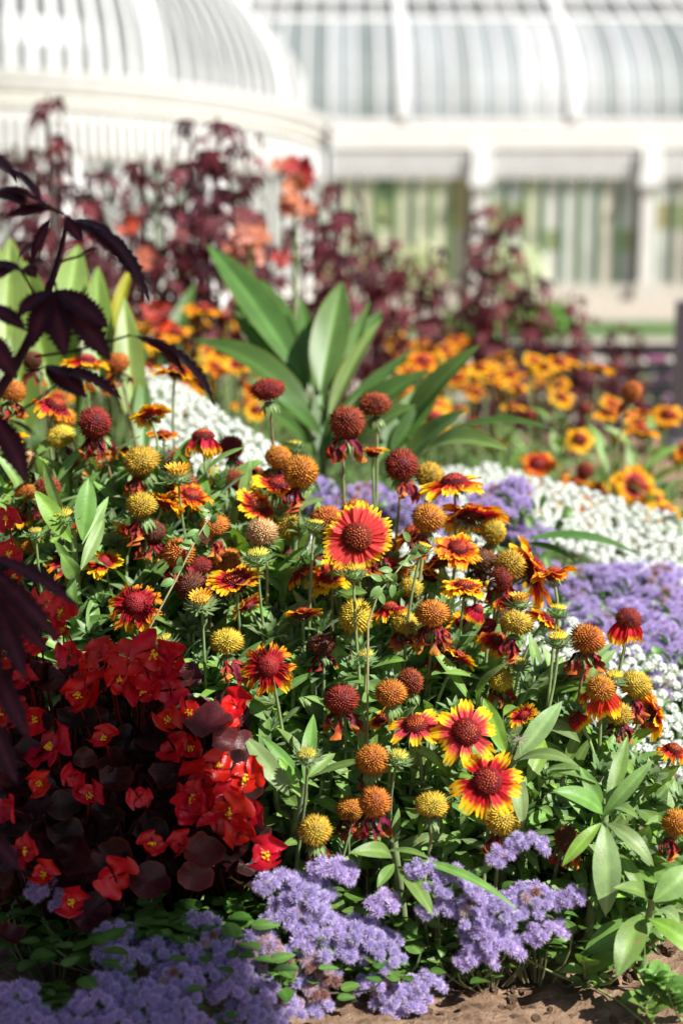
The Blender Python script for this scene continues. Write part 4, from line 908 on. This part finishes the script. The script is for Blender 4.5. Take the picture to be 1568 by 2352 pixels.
# ------------------------------------------------------------------ cannas
def canna(label, root, leaves, stalk=None, flowers=()):
    t = thing('canna', label, 'canna', root)
    for (bx, by, bd), (tx, ty, td), wpx, up, sag, col in leaves:
        mb = MB(); leaf(mb, P(bx, by, bd), P(tx, ty, td), wpx*.74*bd/FPX, camdir(*up), sag, .42, 20, 24, col, np.array(col)*1.5, .42, wave=.022, twist=rs.uniform(-.25, .25), rg=rs)
        o = link('leaf', mb.mesh('leaf', M_CANNA), t); o.matrix_local = Matrix.Translation(-root)
    if stalk:
        mb = MB(); tube(mb, bez(stalk, stalk.lerp(root, .3), stalk.lerp(root, .7), root, 8), .004, .010, (.14,.24,.06), None, 8); o = link('stalk', mb.mesh('stalk', M_CANNA), t); o.matrix_local = Matrix.Translation(-root)
    for px, py, d, s, c in flowers:
        mb = MB(); r2 = random.Random(int(px)); p = P(px, py, d)
        for i in range(6):
            a = i*1.05+r2.uniform(-.3, .3); q = camdir(math.cos(a), math.sin(a)+.3, r2.uniform(-.2, .8)); leaf(mb, p, p+q*s*r2.uniform(.7, 1.1), s*.62, camdir(r2.uniform(-.5,.5), .4, 1), -.15, .2, 7, 4, c, None, .6, wave=.08, rg=r2)
        o = link('flower', mb.mesh('flower', M_CORAL), t); o.matrix_local = Matrix.Translation(-root)
    return t
G1, G2, G3 = (.105,.20,.05), (.075,.155,.035), (.17,.26,.075)
q0 = P(745, 1060, 1.85); r0 = Vector((q0.x, q0.y+.03, zg(q0.x, q0.y)))
canna('green canna with broad pointed leaves fanning out in the middle of the bed', r0, [
 ((690,860,1.92),(475,560,2.05),110,(.25,.3,1),.05,G1), ((700,900,1.95),(600,640,2.1),90,(.6,.2,1),.04,G2), ((735,900,1.86),(785,645,1.95),120,(.0,.15,1),.04,G1), ((760,900,1.95),(880,715,2.05),84,(-.3,.3,1),.06,G2),
 ((755,960,1.84),(880,730,1.95),60,(-.4,.4,1),.05,G3), ((745,1010,1.84),(950,800,1.85),64,(-.5,.5,1),.03,G2), ((720,960,1.86),(440,780,1.95),110,(.3,.9,.8),.10,G2), ((735,1000,1.84),(560,870,1.80),70,(.4,.7,1),.08,G2),
 ((700,930,1.9),(530,720,2.0),70,(.4,.3,1),.05,G2), ((770,930,1.9),(850,690,2.0),56,(-.2,.2,1),.03,G1), ((720,900,1.93),(690,680,2.02),60,(.2,.2,1),.03,G2), ((790,1020,1.8),(900,860,1.82),60,(-.4,.4,1),.06,G1), ((700,1020,1.83),(590,930,1.78),60,(.4,.6,1),.10,G2), ((760,1040,1.82),(830,900,1.84),44,(-.2,.3,1),.03,G1),
 ((780,1010,1.82),(985,850,1.78),100,(-.3,.6,1),.08,G2), ((800,1040,1.80),(960,930,1.75),90,(-.2,.7,1),.10,(.11,.20,.05)), ((745,1070,1.84),(735,850,1.88),70,(.1,.1,1),.02,G2), ((725,1050,1.85),(620,900,1.82),50,(.4,.4,1),.05,G1)], P(740,930,1.86))
q0 = P(960, 1060, 1.75); r0 = Vector((q0.x, q0.y+.08, zg(q0.x, q0.y)))
canna('canna with pale leaves stretching right over the white flowers', r0, [
 ((930,985,1.80),(1105,790,1.75),88,(-.4,.6,1),.06,G1), ((1000,1010,1.70),(1275,988,1.62),56,(0,1,.5),.10,G2), ((970,1045,1.66),(1170,1035,1.56),84,(0,.75,1),.14,G3), ((930,1060,1.72),(1070,940,1.65),76,(-.3,.5,1),.06,(.16,.26,.09)),
 ((900,1040,1.78),(1010,900,1.8),70,(-.3,.5,1),.05,G2), ((870,1060,1.78),(960,890,1.84),70,(-.1,.3,1),.05,(.10,.19,.05))], P(940,1000,1.76))
q0 = P(1230, 1250, 1.5); r0 = Vector((q0.x-.04, q0.y+.02, zg(q0.x, q0.y)))
canna('low single canna leaf lying between the white and the lavender flowers', r0, [((1215,1240,1.50),(1465,1275,1.52),62,(.0,1,.45),.08,(.07,.16,.03)), ((1205,1250,1.50),(1330,1300,1.52),40,(0,1,.6),.08,G2)], None)
q0 = P(130, 900, 1.75); r0 = Vector((q0.x, q0.y+.1, zg(q0.x, q0.y)))
Y1, Y2 = (.24,.34,.09), (.19,.29,.06)
canna('pale yellow green canna with wide leaves behind the black lobed leaves', r0, [
 ((10,900,1.72),(25,545,1.80),170,(.2,.2,1),.05,Y1), ((120,900,1.75),(60,600,1.82),150,(-.1,.3,1),.05,Y2), ((140,860,1.78),(180,560,1.86),130,(.1,.2,1),.06,Y1), ((230,900,1.72),(225,610,1.80),100,(.0,.3,1),.04,Y2),
 ((310,980,1.70),(285,680,1.74),96,(.1,.1,1),.03,Y1), ((260,760,1.76),(310,600,1.8),46,(-.3,.2,1),.04,(.38,.38,.03)), ((60,1000,1.72),(30,760,1.74),120,(.2,.3,1),.06,(.17,.27,.05)), ((330,1060,1.66),(330,850,1.72),60,(.1,.2,1),.04,(.15,.25,.08))], P(180,800,1.78))
q0 = P(670, 700, 2.9); r0 = Vector((q0.x, q0.y, zg(q0.x, q0.y)))
CO = (.52,.17,.10); CR = (.42,.045,.035); CP = (.70,.34,.26)
canna('tall canna with coral orange blooms rising among the dark purple leaves', r0, [((650,800,2.9),(600,650,2.95),60,(0,.3,1),.05,G2)], P(680,400,2.85), [(650,388,2.85,.028,CO), (690,395,2.85,.04,CR), (680,440,2.83,.04,CO), (660,475,2.83,.030,CO), (705,480,2.83,.027,CO), (690,420,2.87,.03,CR)])
q0 = P(575, 800, 2.7); r0 = Vector((q0.x, q0.y, zg(q0.x, q0.y)))
canna('shorter canna with salmon pink bloom left of the coral one', r0, [((590,800,2.7),(540,690,2.75),50,(0,.3,1),.05,G2)], P(575,560,2.65), [(560,540,2.65,.036,CP), (590,545,2.65,.036,CO), (585,580,2.66,.036,CP), (545,565,2.66,.035,CO), (650,600,2.66,.025,CR)])
q0 = P(350, 850, 2.5); r0 = Vector((q0.x, q0.y, zg(q0.x, q0.y)))
canna('scarlet flowered canna low behind the black leaf tip', r0, [((370,850,2.5),(450,650,2.6),60,(0,.3,1),.05,G2), ((340,850,2.5),(300,740,2.55),50,(0,.3,1),.05,G1)], P(365,730,2.45), [(360,715,2.45,.028,CR), (375,755,2.45,.028,CR), (395,765,2.45,.03,(.7,.1,.02)), (330,600,2.6,.03,CO), (295,525,2.8,.03,CR)])

# ------------------------------------------------------------------ dark lobed hibiscus
def palmate(mb, c, out, up, L, rg, col, lobes=5, droop=.25):
    out = Vector(out).normalized(); up = Vector(up).normalized(); s = out.cross(up).normalized(); n = s.cross(out).normalized()
    for k in range(lobes):
        a = (k-(lobes-1)/2)*(.62 if lobes == 5 else .55); l = L*(1-.30*abs(a))*rg.uniform(.85, 1.1); d = (out*math.cos(a)+s*math.sin(a)-n*droop*rg.uniform(.6, 1.6)).normalized()
        leaf(mb, c, c+d*l, l*.25, n, .08, .2, 9, 2, np.array(col)*rg.uniform(.8, 1.2), None, .55, serr=.18, wave=.04, rg=rg)
def hib_proto(seed, L, nl, ll):
    rg = random.Random(seed); st = MB(); lv = MB(); tube(st, [Vector((.01*math.sin(3*t), 0, L*t)) for t in [i/8 for i in range(9)]], .005, .002, (.06,.012,.02), None, 6)
    for i in range(nl):
        f = .45+.55*(i/nl); a = i*2.4+rg.uniform(-.4, .4); d = Vector((math.cos(a), math.sin(a), .35)); c = Vector((0, 0, L*f)); e = c+d*ll*rg.uniform(.3, .7)
        tube(st, [c, c.lerp(e, .5)+Vector((0, 0, .004)), e], .0011, .0008, (.10,.015,.03), None, 4)
        palmate(lv, e, Vector((d.x, d.y, 0))*rg.uniform(.2, 1)+Vector((0, 0, rg.uniform(-1.2, -.2))), d+Vector((0, 0, rg.uniform(.1, .8))), ll*rg.uniform(.8, 1.25)*(1.1-.35*f), rg, rg.choice([(.070,.012,.018), (.050,.010,.015), (.13,.035,.042), (.035,.008,.012), (.095,.016,.025)]))
    return st.mesh('stem', M_HIB), lv.mesh('leaves', M_HIB), L
HP = [hib_proto(1, .55, 18, .060), hib_proto(2, .5, 13, .068), hib_proto(3, .6, 20, .056), hib_proto(4, .4, 12, .06)]
GH = 'dark purple lobed shrubs behind the bed'
HT = [(110,215),(35,330),(160,330),(235,385),(330,350),(400,345),(440,275),(500,265),(560,305),(520,335),(80,410),(300,440),(430,430),(240,490),(380,520),(480,470),(170,460),(60,520),(330,560),(440,560),(20,430),
 (700,400),(785,415),(760,480),(720,560),(650,630),(610,560), (905,545),(985,565),(930,600),(1000,630),(870,690),(950,680),(1120,470),(1175,485),(1105,525),(1240,630),(1310,670),(1235,700),(1180,790),(1110,760),(1255,790),(1335,720),(1400,745),(1285,840),(1350,830),(1200,860),(1000,720),(1080,700),(835,480),(865,560),(845,640),(800,560),(740,640),(800,690),(560,480),(600,520),(1140,640),(1420,800),(1450,760),(1380,870),(1330,790),(1150,860),(1230,880),(1060,640),(1210,610),(1290,760)]
rh = random.Random(77)
for i, (px, py) in enumerate(HT):
    d = (3.0 if px < 600 else 3.2 if px < 1050 else 3.7)+rh.uniform(-.3, .4); p = P(px, py, d); root = Vector((p.x+rh.uniform(-.06, .06), p.y+rh.uniform(-.05, .1), 0)); root.z = zg(root.x, root.y)
    k = rh.randrange(4); s_, l_, L = HP[k]; ax = (p-root); t = thing('purple_shrub', 'blurred dark purple lobed shrub standing between the flower bed and the glasshouse', 'shrub', root, GH)
    sc2 = min(1.1, max(.6, ax.length/L)); sc2 = sc2*(.9 if px < 850 else .95); M = axisM(p-ax.normalized()*L*sc2, ax, rh.uniform(0, 6), sc2)
    put(l_, t, root, M); mb = MB(); tube(mb, [p, p.lerp(root, .5), root], .003, .007, (.07,.014,.02), None, 6); o = link('stem', mb.mesh('stem', M_HIB), t); o.matrix_local = Matrix.Translation(-root)
# taller shrubs of the same kind, added just left of the view to block skylight
for i, (x, y, h) in enumerate(((-.50,.95,.85), (-.62,.70,.95), (-.55,1.20,.80), (-.75,1.0,1.0), (-.58,.45,.95), (-.80,.7,1.1), (-.9,1.3,1.0), (-.7,.2,1.0), (-.66,1.45,.85))):
    root = Vector((x, y, zg(x, y))); t = thing('purple_shrub', 'added dark purple lobed shrub left of the near one, outside the view, blocking skylight', 'shrub', root, 'purple shrubs added left of the view to block skylight')
    for q in range(3):
        s_, l_, L = HP[(i+q) % 3]; M = axisM(Vector((rh.uniform(-.06,.06), rh.uniform(-.06,.06), h-L*(1.2+.35*q))), (rh.uniform(-.3,.1), rh.uniform(-.2,.2), 1), rh.uniform(0, 6), 1.25); link('leaves', l_, t, M)
    mb = MB(); tube(mb, [Vector((0,0,0)), Vector((.01,0,h*.5)), Vector((0,0,h))], .008, .003, (.07,.014,.02), None, 6); link('stem', mb.mesh('stem', M_HIB), t)
# the near one at left: leaves built lobe by lobe
def nearhib():
    root = Vector((-.31, .93, zg(-.31, .93))); t = thing('purple_shrub', 'near dark purple shrub with toothed lobed leaves reaching in from the left edge', 'shrub', root)
    def addm(n, mb):
        o = link(n, mb.mesh(n, M_HIB), t); o.matrix_local = Matrix.Translation(-root)
    st = MB(); c = (.045,.010,.018)
    tube(st, bez(P(155,500,1.0), P(130,640,1.0), P(60,860,.98), P(-60,960,.97), 14), .0016, .0048, c, None, 8)
    tube(st, bez(P(-60,960,.97), P(-150,1200,.96), root+Vector((0,0,.2)), root, 8), .0048, .007, c, None, 8)
    tube(st, bez(P(-60,1200,.95), P(-20,1290,.95), P(0,1300,.95), P(20,1310,.95), 6), .003, .002, c, None, 6)
    for a, b, m_ in (((120,640),(130,665),(128,650)), ((80,820),(300,770),(180,805)), ((60,850),(100,845),(80,850)), ((10,965),(150,870),(70,930)), ((90,690),(40,610),(60,640)), ((140,600),(220,570),(180,590)), ((150,500),(165,505),(160,500))):
        tube(st, [P(a[0],a[1],.99), P(m_[0],m_[1],.985), P(b[0],b[1],.98)], .0011, .0009, c, None, 5)
    addm('stem', st)
    L = [ # base, tip, width px, up, depth base, depth tip
     [((150,505),(345,695),50,(.3,.9,.5),.12), ((200,520),(325,665),34,(.6,.6,.6),.14), ((165,505),(260,540),30,(0,1,.4),.05)],
     [((150,500),(60,470),46,(0,1,.4),.05), ((140,495),(0,430),50,(0,1,.5),.04), ((130,480),(10,500),42,(0,1,.8),.03), ((120,500),(75,610),30,(-.5,.4,1),.05), ((150,500),(190,560),26,(0,.5,1),.05)],
     [((0,375),(95,460),36,(.4,.8,.3),.05), ((-60,330),(40,420),40,(.4,.8,.3),.05), ((-30,440),(60,470),50,(0,.9,.6),.03)],
     [((128,665),(250,755),46,(.2,.6,1),.04), ((128,668),(255,830),50,(.1,.4,1),.05), ((125,668),(150,820),48,(0,.2,1),.04), ((120,668),(75,800),46,(-.2,.3,1),.04), ((118,665),(40,730),36,(-.3,.5,1),.04)],
     [((300,770),(495,935),46,(.4,.9,.25),.13), ((300,772),(430,870),28,(.2,.9,.6),.14)],
     [((100,845),(280,918),44,(0,1,.4),.08), ((105,845),(200,915),40,(0,.6,1),.06), ((95,842),(165,880),30,(.2,1,.4),.1)],
     [((35,605),(0,640),30,(0,.6,1),.04), ((40,605),(75,560),24,(0,.6,1),.04), ((60,610),(85,640),26,(0,.5,1),.04), ((-30,600),(55,625),24,(0,.8,.6),.03)],
     [((-20,950),(60,1110),46,(.3,.6,.8),.10), ((0,960),(80,1000),22,(.2,1,.2),.04), ((-30,700),(60,760),34,(0,.7,.8),.05), ((-40,760),(40,870),44,(-.2,.5,1),.04)],
     [((-40,1270),(185,1400),52,(.1,1,.5),.06), ((-40,1290),(140,1480),50,(.1,.7,.8),.06)],
     [((-20,1345),(60,1560),60,(0,.5,1),.03), ((-20,1340),(110,1500),54,(.2,.5,1),.03), ((-30,1350),(0,1600),56,(-.2,.4,1),.03), ((-30,1500),(70,1700),54,(0,.4,1),.05), ((-30,1640),(40,1800),50,(.1,.5,1),.05), ((-40,1900),(50,2000),46,(.1,.5,1),.05)]]
    for i, lobes in enumerate(L):
        mb = MB(); d0 = .985 if i < 8 else .95
        for (bx, by), (tx, ty), wpx, up, sag in lobes:
            if i in (2, 6, 7, 9) and mb.n: addm('leaf', mb); mb = MB()
            leaf(mb, P(bx, by, d0), P(tx, ty, d0-.02), wpx*(1.15 if i < 8 else .8)*d0/FPX, camdir(*up), sag, .22, 13, 4, (.040,.011,.018), (.10,.028,.040), .5, serr=.42, wave=.03, rg=rh)
        addm('leaf', mb)
nearhib()

# ------------------------------------------------------------------ low slatted fence, post, pink bed
DK = (.012,.014,.018)
f_ = thing('slatted_fence', 'low black fence of horizontal slats beyond the bed at the right', 'fence', (1.1, 5.2, 0))
for i, z in enumerate((.06, .13, .20, .27, .34, .41)):
    m = MB(); box(m, (.25, 5.2, z-.028), (2.6, 5.225, z+.012), DK); o = link('slat', m.mesh('slat', M_DARK, False), f_); o.matrix_local = Matrix.Translation(-f_.location)
for x in (.5, 1.25, 2.0):
    m = MB(); box(m, (x-.02, 5.23, 0), (x+.02, 5.27, .44), DK); o = link('post', m.mesh('post', M_DARK, False), f_); o.matrix_local = Matrix.Translation(-f_.location)
m = MB(); n_ = 12
tube(m, [Vector((0,0,0)), Vector((0,0,.30)), Vector((0,0,.40)), Vector((0,0,.43))], .075, .075, (.36,.37,.40), None, 14); box(m, (-.085,-.085,0), (.085,.085,.05), (.3,.3,.32)); ball(m, .078, (.38,.39,.42), None, 14, 8, (0,0,.42), .35)
o = link('stone_post', m.mesh('stone_post', M_PAINT)); o.location = P(1600, 1000, 4.0).xy.to_3d(); o.location.z = zg(o.location.x, o.location.y); tag(o, 'short grey stone post cut by the right edge of the picture', 'post')
rp = random.Random(19)
def pinkmesh(col, seed):
    rg = random.Random(seed); a_ = MB(); b_ = MB()
    for i in range(60):
        p = Vector((rg.gauss(0, .10), rg.gauss(0, .07), rg.uniform(.05, .26))); d = Vector((rg.uniform(-1,1), rg.uniform(-1,1), rg.uniform(0,1))).normalized(); leaf(b_, p, p+d*.06, .02, (0,-.5,1), .1, .2, 4, 2, (.08,.15,.04), None, .5, rg=rg)
    for i in range(34):
        p = Vector((rg.gauss(0, .10), rg.gauss(0, .06), rg.uniform(.18, .30))); ball(a_, rg.uniform(.012, .022), np.array(col)*rg.uniform(.8, 1.1), None, 7, 5, p, .7)
    return a_.mesh('blooms', M_CORAL), b_.mesh('foliage', M_LEAF)
PK = [pinkmesh((.52,.16,.34), 1), pinkmesh((.70,.66,.60), 2), pinkmesh((.42,.20,.40), 3)]
for i in range(22):
    x = rp.uniform(.7, 2.4); y = rp.uniform(5.5, 6.1); t = thing('bedding_plant', 'blurred pink and white bedding plant seen through the black slats', 'plant', (x, y, 0), 'bedding plants behind the black fence')
    k = rp.choice((0, 0, 1, 2)); link('blooms', PK[k][0], t, Matrix.Scale(1.1, 4)); link('foliage', PK[k][1], t, Matrix.Scale(1.1, 4))
# clipped hedge and pale shrubs by the glasshouse
def bush(name, label, cat, loc, sx, sy, sz, n, cols, ls, group=None):
    rg = random.Random(int(loc[0]*31+loc[1]*7)+5); mb = MB()
    for i in range(n):
        d = Vector((rg.gauss(0,1), rg.gauss(0,1), rg.gauss(0,1))).normalized()*rg.uniform(.55, 1)**.5; p = Vector((d.x*sx, d.y*sy, sz*(1+d.z))); q = Vector((rg.uniform(-1,1), rg.uniform(-1,1), rg.uniform(-.3,1))).normalized()
        leaf(mb, p, p+q*ls*rg.uniform(.7,1.3), ls*.5, (rg.uniform(-.5,.5), -.7, .8), .1, .2, 3, 2, rg.choice(cols), None, .5, rg=rg)
    tk = MB(); tube(tk, [Vector((0,0,0)), Vector((.02,0,sz*.6)), Vector((0,.02,sz*1.1))], .03, .015, (.12,.09,.06), None, 6)
    t = thing(name, label, cat, loc, group); link('crown', mb.mesh('crown', M_LEAF), t); link('trunk', tk.mesh('trunk', M_BARK), t)
bush('pale_shrub', 'pale cream green shrub against the glasshouse between the two left columns', 'shrub', (2.95, 24.6, 0), .5, .35, .5, 420, [(.48,.50,.38), (.55,.56,.45), (.40,.45,.28)], .16)
bush('pale_shrub', 'pale yellow green shrub left of the first glasshouse column', 'shrub', (1.35, 24.8, 0), .38, .3, .5, 300, [(.48,.50,.30), (.42,.46,.26)], .15)
bush('green_shrub', 'small bright green shrub on the lawn behind the purple leaves', 'shrub', (1.75, 13.0, 0), .35, .3, .17, 500, [(.10,.24,.03), (.13,.28,.05)], .10)
bush('green_shrub', 'low bright green shrub on the lawn edge, left of the other green one', 'shrub', (1.1, 12.5, 0), .3, .3, .14, 400, [(.10,.22,.03), (.12,.25,.05)], .10)

# ------------------------------------------------------------------ small things
def bee():
    p = P(1124, 1342, 1.26); t = thing('bumblebee', 'small black bumblebee landing on the yellow toothed flower', 'bee', p)
    b = MB(); ball(b, .0035, (.012,.010,.008), None, 10, 8, (0,0,0), .8); ball(b, .0022, (.012,.01,.008), None, 8, 6, (-.0045,0,.0005)); ball(b, .0030, (.42,.26,.02), None, 8, 6, (-.0022,0,.0007), .95); ball(b, .0030, (.02,.015,.01), None, 8, 6, (.0035,0,-.0008), .8)
    for sx in (-1, 1):
        for q in range(3): tube(b, [Vector((-.002+q*.0015, sx*.002, -.001)), Vector((-.003+q*.002, sx*.0045, -.002)), Vector((-.003+q*.0025, sx*.005, -.0045))], .0003, .0002, (.01,.01,.01), None, 4)
    link('body', b.mesh('body', M_HEAD), t); wm = MB()
    for sx in (-1, 1): leaf(wm, (-.001, sx*.0015, .0025), (.005, sx*.006, .005), .0035, (0,0,1), .05, .0, 5, 3, (.35,.33,.30), None, .65)
    link('wings', wm.mesh('wings', M_WHITE), t)
bee()
def fluff():
    p = P(1190, 1700, 1.155); mb = MB(); r2 = random.Random(2)
    for i in range(46):
        d = Vector((r2.gauss(0,1), r2.gauss(0,1)-.3, r2.gauss(0,.8))).normalized(); L = r2.uniform(.006, .014); tube(mb, [Vector(), d*L*.5+Vector((0,0,.0006)), d*L+Vector((0,0,-.001))], .00014, .00008, (.7,.64,.52), None, 3)
    ball(mb, .0012, (.35,.25,.15), None, 6, 5, (0,0,0)); o = link('seed_fluff', mb.mesh('seed_fluff', M_WHITE)); o.location = p; tag(o, 'tiny whitish tuft of thistle down caught on a leaf right of the open pair', 'seed fluff')
fluff()
# weeds creeping over the bare soil
def weed(label, pts, nl, seed, sz=.018, col=(.15,.27,.06), stemc=(.26,.34,.10), st_r=.0014):
    r2 = random.Random(seed); W = []
    for px, py, up in pts:
        d = 1.25; 
        for _ in range(12):
            p = P(px, py, d); e = p.z-(zg(p.x, p.y)+up+.004); d += e/.5
        W.append(P(px, py, d))
    root = W[0].copy(); t = thing('weed', label, 'weed', root); sm = MB(); tube(sm, W, st_r, st_r*.6, stemc, None, 6); lm = MB()
    for i in range(nl):
        f = r2.uniform(.15, 1)*(len(W)-1); k = min(len(W)-2, int(f)); c = W[k].lerp(W[k+1], f-k); a = r2.uniform(0, 6.28); dd = Vector((math.cos(a), math.sin(a), r2.uniform(.1, .9))).normalized(); L = sz*r2.uniform(.6, 1.3)
        leaf(lm, c, c+dd*L, L*.55, (r2.uniform(-.3,.3), -.4, 1), .08, .2, 6, 3, np.array(col)*r2.uniform(.8, 1.2), None, .42, rg=r2)
    link('runner', sm.mesh('runner', M_STEM), t).matrix_local = Matrix.Translation(-root); link('leaves', lm.mesh('leaves', M_GLOSS), t).matrix_local = Matrix.Translation(-root)
weed('creeping weed with a long green runner over the bare soil', [(1195,2195,.02),(1250,2225,.012),(1310,2252,.008),(1355,2262,.006),(1420,2300,.004),(1480,2350,.003)], 5, 1)
weed('weed runner curving up from the long one near the hanging leaf', [(1365,2262,.004),(1400,2258,.02),(1425,2235,.035),(1445,2200,.05)], 4, 2)
weed('bushy low weed in the bottom right corner', [(1500,2352,.0),(1480,2310,.02),(1500,2280,.03),(1540,2260,.03)], 34, 3, .016)
weed('second low weed with small leaves at the right edge', [(1568,2352,.0),(1545,2310,.02),(1530,2270,.035),(1490,2240,.045)], 34, 4, .018)
weed('upright weed leaf beside the long runner', [(1345,2262,.0),(1342,2235,.02),(1338,2200,.045)], 3, 5, .03)
weed('small weed at the foot of the rightmost lavender plant', [(1190,2200,.0),(1180,2180,.02),(1215,2150,.04),(1225,2120,.05)], 12, 6, .022)
weed('weed with small pale leaves near the right broad leaves', [(1480,2270,.0),(1440,2200,.02),(1500,2160,.04),(1545,2150,.05)], 26, 7, .020)
weed('thin weed tucked between soil clods and lavender tufts', [(560,2100,.0),(545,2075,.02),(585,2040,.03)], 5, 8, .014)
def chick():
    t = None
    for lb, pts in (('slender chickweed stem with tiny white flower before green leaves at left', [(345,1440,1.20),(405,1330,1.22),(450,1240,1.24),(480,1190,1.25)]), ('thin branching chickweed stem before the big open flower base', [(845,1430,1.19),(870,1360,1.20),(905,1320,1.2),(945,1270,1.21)])):
        W = [P(*q) for q in pts]; root = Vector((W[0].x, W[0].y+.02, zg(W[0].x, W[0].y))); t = thing('weed', lb, 'weed', root); m = MB(); tube(m, [root]+W, .0011, .0006, (.30,.22,.10), (.22,.30,.10), 5); l = MB(); r2 = random.Random(len(lb))
        for i in range(12):
            c = W[1+i % 3]+Vector((r2.uniform(-.004,.004), 0, r2.uniform(-.01,.01))); a = r2.uniform(0, 6.28); dd = Vector((math.cos(a), -.3, math.sin(a))).normalized(); leaf(l, c, c+dd*.013, .006, (0,-1,.5), .1, .2, 5, 3, (.16,.28,.08), None, .45, rg=r2)
        wf = MB(); c = W[3]
        for i in range(10):
            a = i*.628; leaf(wf, c, c+Vector((math.cos(a), -.2, math.sin(a)))*.004, .0012, (0,-1,.2), 0, 0, 3, 2, (.8,.8,.76), None, .5)
        for n, mm, mt in (('stem', m, M_STEM), ('leaves', l, M_LEAF), ('flower', wf, M_WHITE)): link(n, mm.mesh(n, mt), t).matrix_local = Matrix.Translation(-root)
chick()
# soil clods
rc = random.Random(13)
def clodmesh(seed):
    rg = random.Random(seed); V = []; F = []; seg, rings = 14, 9
    for i in range(rings+1):
        th = math.pi*i/rings
        for k in range(seg):
            an = 2*math.pi*k/seg; d = Vector((math.sin(th)*math.cos(an), math.sin(th)*math.sin(an), math.cos(th)*.7)); r = 1+.38*noise.noise(d*1.7+Vector((seed*3, 0, 0)))+.22*noise.noise(d*5+Vector((0, seed, 0))); V.append(d*r)
    F = [(i*seg+k, (i+1)*seg+k, (i+1)*seg+(k+1) % seg, i*seg+(k+1) % seg) for i in range(rings) for k in range(seg)]
    mb = MB(); mb.add(V, F, (.3,.2,.13)); return mb.mesh('soil_clod', M_SOIL, False)
CL = [clodmesh(i) for i in range(5)]
def clod(px, py, s, label, group, lift=0):
    d = 1.25
    for _ in range(12):
        p = P(px, py, d); d += (p.z-(zg(p.x, p.y)+lift))/.5
    o = link('soil_clod', rc.choice(CL)); o.location = P(px, py, d); o.scale = (s, s, s); o.rotation_euler = (rc.uniform(0,6), rc.uniform(0,6), rc.uniform(0,6)); tag(o, label, 'soil clod', group)
for i in range(46):
    a = rc.random(); px, py = (rc.gauss(355, 34), rc.gauss(2118, 14)) if a < .5 else (rc.gauss(530, 32), rc.gauss(2065, 16)); clod(px, py, rc.uniform(.003, .008), 'sunlit soil clod heaped in the gap between begonias and lavender tufts', 'soil clods in the gap', .002)
for i in range(190):
    px, py = rc.uniform(900, 1568), rc.uniform(2170, 2352)
    clod(px, py, rc.uniform(.0010, .0048), 'small crumb of brown earth on the bare soil at lower right', 'crumbs of earth')

# ------------------------------------------------------------------ unseen leaf crown added behind the viewer, shaped to shade the lower left
def blocker():
    rg = random.Random(66); lv = MB(); pts = []
    T = []
    for _ in range(24000):
        px = rg.uniform(-1100, 720); py = rg.uniform(330, 2500)
        e = EDGE(px, py)
        if e is None: continue
        T.append(P(px, py, e))
    for p in T:
        tt = (p.y+rg.uniform(.25, .75))/(-SUN.y); c = p+SUN*tt; pts.append(c)
        q = Vector((rg.uniform(-1,1), rg.uniform(-1,1), rg.uniform(-1,1))).normalized(); L = rg.uniform(.04, .065)
        leaf(lv, c-q*L/2, c+q*L/2, L*.62, SUN+Vector((rg.uniform(-.5,.5), rg.uniform(-.5,.5), rg.uniform(-.5,.5))), .05, .1, 4, 2, (.06,.12,.03), None, .45, rg=rg)
    cen = sum(pts, Vector())/len(pts); root = Vector((cen.x+.25, cen.y-.15, 0)); t = thing('shade_blocker', 'added unseen leaf crown behind the viewer, shaped to shade the lower left of the bed', 'blocker', root)
    tk = MB(); tube(tk, bez(cen+Vector((0,0,.2)), cen-Vector((0,0,.4)), root+Vector((0,0,.9)), root, 12), .015, .045, (.14,.10,.07), None, 9)
    for i in range(26):
        c = pts[rg.randrange(len(pts))]; a = root.lerp(cen, rg.uniform(.55, .95)); tube(tk, bez(a, a.lerp(c, .3)+Vector((0,0,.05)), a.lerp(c, .7), c, 7), .010, .003, (.14,.10,.07), None, 5)
    for n, mm, mt in (('crown', lv, M_BLOCKER), ('trunk', tk, M_BARK)): link(n, mm.mesh(n, mt), t).matrix_local = Matrix.Translation(-root)
rg_ = random.Random(4)
def EDGE(px, py):
    """depth of the shaded surface at a picture point, or None in the sun"""
    if py < 1250:
        if px > 330: return None
        return .97
    r = 1290+(px)*.66 if px < 300 else 1488+(px-300)*.9
    if py < r: return None
    if py > 1400 and px > 330+(py-1450)*.24 and py < 1900: return None
    if py > 1900 and px > 492+max(0, (py-2000))*.36: return None
    if (2098 < py < 2138 and 295 < px < 405) or (2040 < py < 2085 and 485 < px < 600): return None
    return Db(px, py)+rg_.choice((-.02, .01)) if py < 2000 else Da(px, py)+rg_.choice((-.03, -.005))-.02*sst(2200, 2000, py)
blocker()
